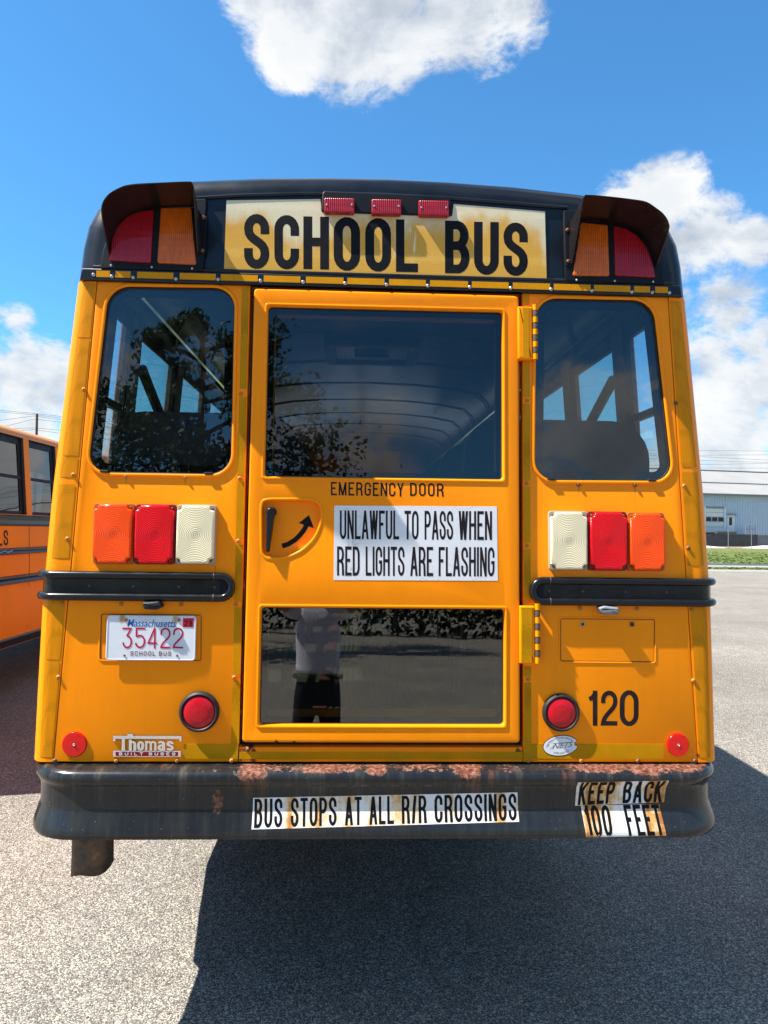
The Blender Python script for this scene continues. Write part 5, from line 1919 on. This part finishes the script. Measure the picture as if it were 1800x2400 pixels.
for ch, x0, x1, y0 in (('T', 276, 301, 1727.5), ('h', 302, 319.5, 1736.5), ('o', 321, 338, 1736.5), ('m', 340, 367, 1736.5), ('a', 369, 387, 1736.5), ('s', 389.5, 407.5, 1736.5)):
    if ch == 'T':
        obj('letter', prism(pxpoly([(285, 1731), (285, 1756), (282.5, 1759.8), (295.5, 1759.8), (293, 1756), (293, 1731)], .005), 0, .0065, .001, 1), 'chrome', emb)
    else:
        o = lettering('letter', ch, [(x0, y0), (x1, y0), (x1, 1759.6), (x0, 1759.4)], 'chrome', emb, w=.0058, t=.40 if ch != 'm' else .30, b=.2)
        md = o.modifiers.new('thickness', 'SOLIDIFY'); md.thickness = .004; md.offset = -1

def ell(cx, cy, a, b, tilt, n=40, notch=True):
    res = []
    for k in range(n):
        t = 2 * pi * k / n
        x, y = a * cos(t), b * sin(t)
        if notch and abs(x) > a * .96 and x > 0:
            x = a * .80
        res.append((cx + x * cos(tilt) - y * sin(tilt), cy + x * sin(tilt) + y * cos(tilt)))
    return res


ou, ov = P(1314, 1747.5, .001)
tilt = radians(7)
oval = obj('dealer_sticker', prism(ell(ou, ov, .0632, .0352, tilt), .0011, .0016), 'black vinyl letter', bus)
obj('sticker_face', prism(ell(ou, ov, .0608, .0330, tilt), .0017, .0020), 'white vinyl', oval)


def bend_oval(r0, r1, a0, a1, sx=1.0):
    def f(s, y):
        a = radians(a0 + (a1 - a0) * s)
        rr = r0 + (r1 - r0) * y
        x, yy = rr * cos(a) * 1.75, rr * sin(a)
        return (ou + x * cos(tilt) - yy * sin(tilt), ov + x * sin(tilt) + yy * cos(tilt))
    return f


dq = [(1280, 1730), (1340, 1730), (1340, 1740), (1280, 1740)]
font_text('lettering', 'New England Transit Sales Inc', dq, 'grey sticker ink', oval, .0023, shear=.35, bend=bend_oval(.0225, .0305, 178, 22))
font_text('lettering', '(978) 649-3777', dq, 'grey sticker ink', oval, .0023, weight=.012, bend=bend_oval(.0285, .0225, 232, 312))
font_text('lettering', 'NETS', [(1299, 1743), (1344, 1738), (1341, 1750), (1294, 1756)], 'grey sticker ink', oval, .0023, shear=.2, weight=.0)
bm = bmesh.new()
sk = [(1288, 1757), (1293, 1751), (1298, 1748), (1296, 1742), (1342, 1739.5)]
pts = [Vector(P(x, y)) for x, y in sk]
skin_grid(bm, [[B(*(p + Vector((0, .0008))), .0023), B(*(p - Vector((0, .0008))), .0023)] for p in pts])
obj('sticker_stroke', bm, 'grey sticker ink', oval)

fl = None
for ch, x0, x1 in (('1', 1375.5, 1400), ('2', 1408.7, 1447), ('0', 1452.5, 1497)):
    q = [(x0, 1618.5), (x1, 1618.8), (x1, 1701), (x0, 1700.5)] if ch != '0' else [(x0, 1617.5), (x1, 1617.8), (x1, 1702.5), (x0, 1702)]
    lettering('fleet_number', ch, q, 'faded black vinyl letter', bus, w=.0005, t=.27 if ch == '1' else .26, b=.13)

# ---- screws over the rear wall
def screw_mesh(name, mt, r=.0066):
    bm = lathe([(r * 1.35, -.0005), (r * 1.35, .0012), (r, .0016), (r * .95, .0045), (r * .55, .0062), (r * .35, .0048), (0, .0046)], 0, 0, 12, frame=lambda u, v, w: Vector((u, v * LS - w, v * LC)))
    bmesh.ops.recalc_face_normals(bm, faces=bm.faces)
    me = bpy.data.meshes.new(name)
    bm.to_mesh(me); bm.free()
    me.polygons.foreach_set('use_smooth', [True] * len(me.polygons))
    me.materials.append(MATS[mt])
    return me


simple('rust rimmed yellow screw', (.50, .19, .03), .5, var=.5, scale=260)
sm1, sm2, sm3 = screw_mesh('screw', 'rust rimmed yellow screw', .0058), screw_mesh('screw', 'rusty screw steel', .0058), screw_mesh('screw', 'bright screw steel', .0048)
yl = [(197, 913), (172, 1113), (296, 1116), (435, 1119), (158, 1263), (284, 1416), (425, 1417), (146, 1415), (137, 1587), (273, 1783), (415, 1783), (543, 1783), (565, 923), (562, 1121), (558.6, 1268), (553, 1417), (549, 1588),
      (1235, 938.6), (1234.5, 1133), (1235.4, 1279), (1238, 1592), (1238, 1783), (1359, 1426), (1493, 1427.6), (1621, 1429), (1625, 1595), (1362, 1783), (1603.6, 1139)]
ru = [(128, 1783), (1584, 945), (1356, 1135.6), (1488, 1137), (1613, 1284.5), (1495, 1783.5), (1628, 1783), (581, 1757)]
st = [(219, 644), (262, 648), (312, 650), (412, 653.6), (511, 654.5), (610.5, 658), (710.5, 661), (809, 664), (906, 667), (1002.5, 669.5), (1101, 672.5), (1197, 675), (1291.5, 678), (1387.5, 681), (1481, 684), (1529, 685), (1569, 686)]
for lst, me, w in ((yl, sm1, .0004), (ru, sm2, .0004), (st, sm3, .0160)):
    for px, py in lst:
        u, v = P(px, py, w)
        inst(me, 'screw', B(u, v, w), bus)

# ---- bumper
BP = [(.0, .028), (.03, .029), (.054, .028), (.070, .021), (.0775, .008), (.0765, -.006), (.070, -.018), (.062, -.028), (.0595, -.045), (.0585, -.075), (.0585, -.098), (.060, -.108), (.0635, -.120), (.069, -.138), (.0745, -.154), (.0785, -.170), (.079, -.182), (.075, -.191), (.058, -.196), (.0, -.196)]


def bump_w(v):
    return float(np.interp(-v, [-b for a, b in BP[2:-2]], [a for a, b in BP[2:-2]]))


def bumper():
    Hb, r = 1.118, .11
    path = [(Hb, -.75, 1, 0), (Hb, -.4, 1, 0)]
    for k in range(11):
        a = pi / 2 * k / 10
        path.append((Hb - r + r * cos(a), -r + r * sin(a), cos(a), sin(a)))
    for u in (.8, .6, .4, .2, .0):
        path.append((u, 0, 0, 1))
    path = path + [(-u, w, -nu, nw) for u, w, nu, nw in path[::-1][1:]]
    bm = bmesh.new()
    prof = []
    for (a, b), (c, d) in zip(BP[:-1], BP[1:]):
        for k in range(2):
            prof.append((a + (c - a) * k / 2, b + (d - b) * k / 2))
    prof.append(BP[-1])
    skin_grid(bm, [[B(u + nu * a, v, w + nw * a) for a, v in prof] for u, w, nu, nw in path])
    bp = obj('rear_bumper', bm, 'weathered black bumper steel', bus, smooth=50)
    # stickers following the pressed face
    def strip(nm, q, mt, lift=.0006):
        TL, TR, BR, BL = [Vector(P(x, y, .058)) for x, y in q]
        bm = bmesh.new()
        n, m_ = 8, 40
        rows = []
        for j in range(m_ + 1):
            y = j / m_
            rows.append([])
            for i in range(n + 1):
                s = i / n
                p = (TL * (1 - s) + TR * s) * (1 - y) + (BL * (1 - s) + BR * s) * y
                rows[-1].append(B(p.x, p.y, bump_w(p.y) + lift))
        skin_grid(bm, rows)
        return obj(nm, bm, mt, bp, smooth=60)
    s1 = strip('bumper_sticker', [(593.5, 1869.6), (1212.6, 1856.6), (1215, 1922.6), (591.3, 1938.7)], 'rust stained vinyl')
    z = lambda x: 540 + x * .446
    tl = lambda x: 1869.6 - (x - 593) * .021 + 2.5
    bl_ = lambda x: 1938.7 - (x - 591) * .0258 - 3.0
    for wd, a, b in (('BUS', 127, 274), ('STOPS', 318, 558), ('AT', 602, 690), ('ALL', 730, 858), ('R/R', 900, 1030), ('CROSSINGS', 1072, 1502)):
        x0, x1 = z(a), z(b)
        lettering('lettering', wd, [(x0, tl(x0)), (x1, tl(x1)), (x1, bl_(x1)), (x0, bl_(x0))], 'black vinyl letter', s1, w=.058, th=.0012 - .058, t=.33, b=.12, gap=.24, wf=bump_w, seg=10)
    s2 = strip('bumper_sticker', [(1351, 1829.6), (1561.7, 1825), (1556, 1880), (1347.6, 1888)], 'rust stained vinyl')
    s3 = strip('bumper_sticker', [(1361, 1887.4), (1545, 1884), (1555, 1952), (1369, 1957)], 'rust stained vinyl', .0009)
    Z = lambda x: 1200 + x * .3617
    YY = lambda y: 1580 + y * .3617
    for wd, a, b, c, d in (('KEEP', (440, 692), (668, 686), (655, 836), (424, 848)), ('BACK', (722, 684), (985, 680), (968, 828), (714, 836))):
        lettering('lettering', wd, [(Z(x), YY(y)) for x, y in (a, b, c, d)], 'black vinyl letter', s2, w=.058, th=.0012 - .058, t=.33, b=.15, gap=.22, wf=bump_w, seg=12)
    for wd, a, b, c, d in (('100', (452, 850), (628, 848), (640, 1034), (480, 1038)), ('FEET', (718, 846), (948, 842), (972, 1026), (742, 1032))):
        lettering('lettering', wd, [(Z(x), YY(y)) for x, y in (a, b, c, d)], 'black vinyl letter', s3, w=.058, th=.0015 - .058, t=.34, b=.14, gap=.22, wf=bump_w, seg=12)
    # hanger bolts underneath
    for u in (-.6, .6):
        obj('bumper_bracket', bbox(u - .05, -.02, .70, u + .05, .5, .76, .006), 'underbody', bus)


bumper()

# rear cross wall under the floor, hung pipe
obj('rear_apron', bbox(-1.08, .02, .70, 1.08, .05, .90, .004), 'underbody', bus)


def tailpipe():
    bm = bmesh.new()
    cx, cy, r = -1.003, .10, .069
    n = 28
    rows = []
    for z, k in ((.95, 1.0), (.72, 1.0), (.66, 1.0), (.54, 1.0)):
        rows.append([(cx + r * k * cos(2 * pi * i / n), cy + r * k * sin(2 * pi * i / n), z) for i in range(n)])
    # burnt, wavy lower edge
    rows.append([(cx + r * 1.02 * cos(2 * pi * i / n), cy + r * 1.02 * sin(2 * pi * i / n), .486 + .008 * sin(2 * pi * i / n * 3 + 1.0) + .012 * cos(2 * pi * i / n)) for i in range(n)])
    skin_grid(bm, rows, closed=True)
    o = obj('tailpipe', bm, 'rusty exhaust steel', bus, smooth=60)
    md = o.modifiers.new('wall', 'SOLIDIFY'); md.thickness = .003
    return o


tailpipe()

# ------------------------------------------------------------------ the bus parked on the left
LX, LY, LA = -4.80, 2.2, radians(-1.4)
bus2 = thing('school_bus', 'yellow school bus parked on the left, only its windowed side in view', 'bus', (LX, LY + 4, 0))


def Tleft(x, y, z):
    return Vector((LX + x * cos(LA) - y * sin(LA), LY + x * sin(LA) + y * cos(LA), z))


WIN0_LEFT = .30
bus_body(bus2, Tleft, 'worn yellow paint', 'sun bleached yellow roof', 'dark side glass', .0, y0w=.14, roofp=ROOF_LOW, wheels=(1.2, 7.6))


def left_details():
    # rear wall of the left bus
    bm = bmesh.new()
    prof = [(z, x) for z, x in SIDE[1:]] + [(z, x) for z, x in ROOF_LOW[1:]]
    ring = [(x, z) for z, x in prof] + [(-x, z) for z, x in prof[::-1][1:]]
    bm.faces.new([bm.verts.new(Tleft(x, -.001, z)) for x, z in ring])
    obj('rear_panel', bm, 'worn yellow paint', bus2)
    for x0, x1, z0, z1 in ((-1.0, -.55, 1.65, 2.4), (-.4, .4, 1.65, 2.4), (.55, 1.0, 1.65, 2.4)):
        bm = bmesh.new()
        for v in box(bm, x0, -.02, z0, x1, -.004, z1):
            v.co = Tleft(*v.co)
        obj('rear_window', bm, 'dark window pane', bus2)
    # lettering on the flank: the end of a word in capitals
    bm = bmesh.new()
    lay, tot = layout('LS', .30)
    d = raydir(13, 1258); tt = None
    # place it where the flank is cut by the frame edge
    y_end = 4.93 - LY
    h, wdt = .155, .20
    for ch, x0, wl in lay:
        for k, (L, Rr) in enumerate(strips(ch, wl, .30, .14)):
            va, vb = [], []
            for (xa, ya), (xb, yb) in zip(L, Rr):
                for dst, xx, yy in ((va, xa, ya), (vb, xb, yb)):
                    y = y_end - wdt + (x0 + xx) / tot * wdt
                    z = 1.475 + yy * h
                    dst.append(bm.verts.new(Tleft(hw(z) + .0015 + k * .0001, y, z)))
            for i in range(len(va) - 1):
                bm.faces.new((va[i], va[i + 1], vb[i + 1], vb[i]))
    obj('lettering', bm, 'faded black vinyl letter', bus2)
    bm = bmesh.new()
    tube(bm, [Tleft(hw(1.41) + .024, y_end - .25, 1.405), Tleft(hw(1.41) + .024, y_end - .12, 1.42), Tleft(hw(1.41) + .024, y_end - .06, 1.408), Tleft(hw(1.41) + .024, y_end + .04, 1.425)], .005, 5)
    obj('emblem_script', bm, 'chrome', bus2)


left_details()

# ------------------------------------------------------------------ behind the photographer: what the glass reflects
def grow_tree(name, base, H, spread, nleaf, leafm, seed, label, group=None, asym=0.0, crown0=.42):
    rng = random.Random(seed)
    t = thing(name, label, 'tree', base, group)
    bx, by, bz = base
    bm = bmesh.new()
    top = Vector((bx + rng.uniform(-.4, .4), by, H * .93))
    trunk = [Vector((bx, by, -.1)).lerp(top, k / 7) + Vector((rng.uniform(-.12, .12), rng.uniform(-.12, .12), 0)) for k in range(8)]
    tube(bm, trunk, [H * .020 * (1 - .85 * k / 7) + .02 for k in range(8)], 9)
    tips = []
    for k in range(22):
        f = rng.uniform(crown0 * .8, .95)
        p = Vector((bx, by, 0)).lerp(top, f)
        a = rng.uniform(0, 2 * pi)
        ln = spread * (1.05 - (f - crown0 * .8) / (1 - crown0 * .8) * .78) * rng.uniform(.65, 1.1)
        if asym and cos(a) > 0:
            ln *= 1 + asym
        q = p + Vector((cos(a) * ln, sin(a) * ln, ln * rng.uniform(.05, .45)))
        mid = p.lerp(q, .5) + Vector((rng.uniform(-.3, .3), rng.uniform(-.3, .3), rng.uniform(0, .35)))
        tube(bm, [p, mid, q], [H * .006 + .012, H * .004 + .008, .008], 6)
        for j in range(5):
            s = rng.uniform(.35, 1.0)
            b0 = p.lerp(mid, s * 2) if s < .5 else mid.lerp(q, s * 2 - 1)
            e = b0 + Vector((rng.uniform(-1, 1), rng.uniform(-1, 1), rng.uniform(-.25, .8))) * (ln * .34)
            tube(bm, [b0, b0.lerp(e, .5) + Vector((0, 0, .06)), e], [.012, .008, .004], 4)
            tips.append((b0.lerp(e, .5), ln * .22)); tips.append((e, ln * .24))
        tips.append((q, ln * .28))
    obj('trunk', bm, 'tree bark', t, smooth=60)
    bm = bmesh.new()
    for i in range(nleaf):
        c, r0 = tips[rng.randrange(len(tips))]
        g1, g2, g3 = rng.gauss(0, 1), rng.gauss(0, 1), rng.gauss(0, .8)
        p = c + Vector((g1, g2, g3)) * (r0 * .42 + .06)
        s = rng.uniform(.06, .12) * (H / 8) ** .6
        n = Vector((rng.gauss(0, 1), rng.gauss(0, 1), rng.gauss(0, .7) + .5)).normalized()
        a = n.orthogonal().normalized()
        a.rotate(Matrix.Rotation(rng.uniform(0, 2 * pi), 3, n))
        b = n.cross(a)
        bm.faces.new([bm.verts.new(x) for x in (p - a * s, p + b * s * .55 - a * s * .1, p + a * s, p - b * s * .55 - a * s * .1)])
    o = obj('crown', bm, leafm, t)
    t.location.z += GZ
    return t


grow_tree('broadleaf_tree', (-4.7, -19.5, 0), 11.0, 3.7, 15000, 'leaf', 3, 'broad leafy tree standing behind the photographer, mirrored in the rear windows', asym=.55, crown0=.40)
for i, (x, y, h, s, lab) in enumerate(((-27, -33, 6.8, 4.6, 'bushy dark tree at the left end of the row behind the lot'), (-17, -31, 6.2, 4.4, 'bushy dark tree in the row behind the lot, second from left'), (-8, -34, 6.6, 4.8, 'bushy dark tree in the row behind the lot, third from left'),
                                       (2, -32, 6.0, 4.6, 'bushy dark tree in the row behind the lot, third from right'), (11, -33, 6.4, 4.6, 'bushy dark tree in the row behind the lot, second from right'), (21, -31, 6.2, 4.6, 'bushy dark tree at the right end of the row behind the lot'))):
    grow_tree('broadleaf_tree', (x, y, 0), h, s, 5200, 'far leaf', 20 + i, lab, 'trees across the lot', crown0=.08)
# added band of dark leaves, stands in for the shade mirrored in the glass
def shade_band():
    rng = random.Random(5)
    t = thing('shade_band', 'added band of dark leaves standing in for the shade across the lot', 'shade_band', (-3, -29, GZ))
    bm = bmesh.new()
    for i in range(9000):
        p = Vector((rng.uniform(-32, 26), -29 + rng.gauss(0, .45), GZ + 1.9 * rng.random() ** .8))
        n = Vector((rng.gauss(0, 1), rng.gauss(0, 1), rng.gauss(0, 1))).normalized()
        a = n.orthogonal().normalized() * rng.uniform(.10, .2)
        b = n.cross(a) * .6
        bm.faces.new([bm.verts.new(x) for x in (p - a, p + b, p + a, p - b)])
    obj('foliage', bm, 'shade band leaf', t)
    bm = bmesh.new()
    for k in range(30):
        x = -31.5 + k * 1.95
        tube(bm, [(x, -29, GZ), (x + .1, -29, GZ + 1.5)], [.04, .015], 5)
    obj('stem', bm, 'tree bark', t)


shade_band()


# the photographer, seen only as a reflection in the lower door pane
def person():
    px, py = -.36, -2.98
    t = thing('person', 'person in a grey t-shirt and dark jeans holding a phone up in both hands', 'person', (px, py, 0))

    def skin(name, chains, radii, mt, root_ix=0, sub=2):
        verts, edges, rad, idx = [], [], [], {}
        for ch in chains:
            last = None
            for key in ch:
                if key not in idx:
                    idx[key] = len(verts)
                    verts.append(radii[key][0]); rad.append(radii[key][1])
                if last is not None:
                    edges.append((idx[last], idx[key]))
                last = key
        me = bpy.data.meshes.new(name)
        me.from_pydata([(px + x, py + y, z) for x, y, z in verts], edges, [])
        o = obj(name, me, mt, t)
        md = o.modifiers.new('skin', 'SKIN')
        md.use_smooth_shade = True
        lay = me.skin_vertices[0].data
        for i, r in enumerate(rad):
            lay[i].radius = r if hasattr(r, '__len__') else (r, r)
            lay[i].use_root = i == root_ix
        s = o.modifiers.new('sub', 'SUBSURF'); s.levels = sub; s.render_levels = sub
        return o
    # phone just behind the lens
    ph = (CAM.x - px - .045, CAM.y - py - .018, CAM.z - GZ - .05)
    hL, hR = (ph[0] - .06, ph[1] - .02, ph[2] - .05), (ph[0] + .06, ph[1] - .02, ph[2] - .05)
    J = {'pel': ((0, 0, .95), (.15, .11)), 'wst': ((0, .01, 1.10), (.14, .10)), 'cst': ((0, 0, 1.30), (.165, .11)), 'nb': ((0, -.01, 1.45), (.08, .07)), 'nk': ((0, .0, 1.53), .052), 'hd0': ((0, .03, 1.62), (.07, .085)), 'hd': ((0, .02, 1.71), (.075, .092)), 'hd1': ((0, .01, 1.77), .05)}
    for s, n, h in ((-1, 'l', hL), (1, 'r', hR)):
        J['sh' + n] = ((s * .18, 0, 1.44), .06)
        J['el' + n] = ((s * .29, .16, 1.50), .043)
        J['wr' + n] = ((h[0] + s * .02, h[1] - .09, h[2] - .05), .028)
        J['hip' + n] = ((s * .095, 0, .90), .085)
        J['kn' + n] = ((s * .11, .02, .50), .056)
        J['an' + n] = ((s * .12, -.02, .09), .037)
        J['ft' + n] = ((s * .14, .13, .035), .035)
    body = [['pel', 'wst', 'cst', 'nb', 'nk', 'hd0', 'hd', 'hd1']]
    for n in 'lr':
        body += [['nb', 'sh' + n, 'el' + n, 'wr' + n], ['pel', 'hip' + n, 'kn' + n, 'an' + n, 'ft' + n]]
    skin('body', body, J, 'skin')
    # t-shirt and jeans as shells just outside the body
    S = {'hem': ((0, 0, .97), (.19, .145)), 'hem2': ((0, 0, 1.03), (.182, .14)), 'wst': ((0, .01, 1.10), (.165, .125)), 'cst': ((0, 0, 1.30), (.188, .132)), 'nb': ((0, -.01, 1.44), (.11, .09))}
    for s, n in ((-1, 'l'), (1, 'r')):
        S['sh' + n] = ((s * .185, 0, 1.44), .085)
        S['sl' + n] = ((s * .255, .10, 1.475), .078)
    skin('tshirt', [['hem', 'hem2', 'wst', 'cst', 'nb'], ['nb', 'shl', 'sll'], ['nb', 'shr', 'slr']], S, 'grey cotton')
    T_ = {'top': ((0, 0, 1.04), (.155, .112)), 'pel': ((0, 0, .95), (.172, .128)), 'cr': ((0, 0, .86), (.155, .12))}
    for s, n in ((-1, 'l'), (1, 'r')):
        T_['th' + n] = ((s * .10, 0, .74), .094)
        T_['kn' + n] = ((s * .112, .02, .50), .074)
        T_['an' + n] = ((s * .122, -.02, .10), .062)
    skin('jeans', [['top', 'pel', 'cr', 'thl', 'knl', 'anl'], ['cr', 'thr', 'knr', 'anr']], T_, 'dark denim')
    bm = bmesh.new()
    tube(bm, [(px + .176 * cos(a), py + .133 * sin(a), .965) for a in [2 * pi * k / 24 for k in range(24)]], .017, 6, closed=True)
    obj('belt', bm, 'leather belt', t, smooth=60)
    for n, s in (('l', -1), ('r', 1)):
        bm = bbox(px + s * .13 - .05, py - .09, 0, px + s * .13 + .05, py + .19, .075, .025, 3)
        obj('shoe', bm, 'leather belt', t, smooth=60)
    # hands: palm and five fingers each, closed on the phone's edges
    for s, n, h in ((-1, 'l', hL), (1, 'r', hR)):
        K = {'wr': ((h[0] + s * .02, h[1] - .09, h[2] - .05), .026), 'pm': ((h[0] + s * .012, h[1] - .035, h[2] - .005), (.020, .030)), 'pk': ((h[0] + s * .004, h[1] - .018, h[2] + .02), (.014, .026))}
        ch = [['wr', 'pm', 'pk']]
        for f in range(4):
            zz = h[2] + .040 - f * .021
            ln = (.9, 1.0, .95, .78)[f]
            K[f'a{f}'] = ((h[0] + s * .010, h[1] - .006, zz), .0095)
            K[f'b{f}'] = ((h[0] + s * .006 - s * .002, h[1] + .006, zz + .003), .009)
            K[f'c{f}'] = ((h[0] - s * .020 * ln, h[1] + .012, zz + .004), .008)
            ch += [['pk' if f < 2 else 'pm', f'a{f}', f'b{f}', f'c{f}']]
        K['t0'] = ((h[0] - s * .006, h[1] - .040, h[2] + .018), .012)
        K['t1'] = ((h[0] - s * .022, h[1] - .030, h[2] + .040), .0095)
        ch.append(['pm', 't0', 't1'])
        skin('hand', ch, K, 'skin', sub=1)
    x0, y0, z0 = px + ph[0], py + ph[1], ph[2] + GZ
    # hair and face
    bm = bmesh.new()
    bmesh.ops.create_uvsphere(bm, u_segments=20, v_segments=12, radius=1)
    for v in bm.verts:
        v.co = Vector((px + v.co.x * .088, py + .005 + v.co.y * .105, 1.735 + max(v.co.z, -.35 if v.co.y < 0.2 else .35) * .088))
    obj('hair', bm, 'brown hair', t, smooth=60)
    for s in (-1, 1):
        bm = bmesh.new()
        bmesh.ops.create_uvsphere(bm, u_segments=10, v_segments=8, radius=.012, matrix=Matrix.Translation((px + s * .032, py + .108, 1.70)))
        obj('eye', bm, 'phone glass', t, smooth=60)
        bm = bmesh.new()
        bmesh.ops.create_uvsphere(bm, u_segments=10, v_segments=8, radius=.024, matrix=Matrix.Translation((px + s * .085, py + .02, 1.69)))
        obj('ear', bm, 'skin', t, smooth=60)
    bm = bmesh.new()
    bmesh.ops.create_cone(bm, segments=8, radius1=.018, radius2=.008, depth=.05, matrix=Matrix.Translation((px, py + .122, 1.67)))
    obj('nose', bm, 'skin', t, smooth=60)
    obj('mouth', bbox(px - .025, py + .108, 1.618, px + .025, py + .120, 1.628, .003), 'red lamp shell', t)
    o = obj('phone', bbox(x0 - .036, y0 - .004, z0 - .075, x0 + .070, y0 + .004, z0 + .072, .003), 'phone glass', origin=(x0, y0, z0))
    tag(o, 'dark phone held up in both hands by the photographer behind the bus', 'phone')
    t.location.z += GZ


person()
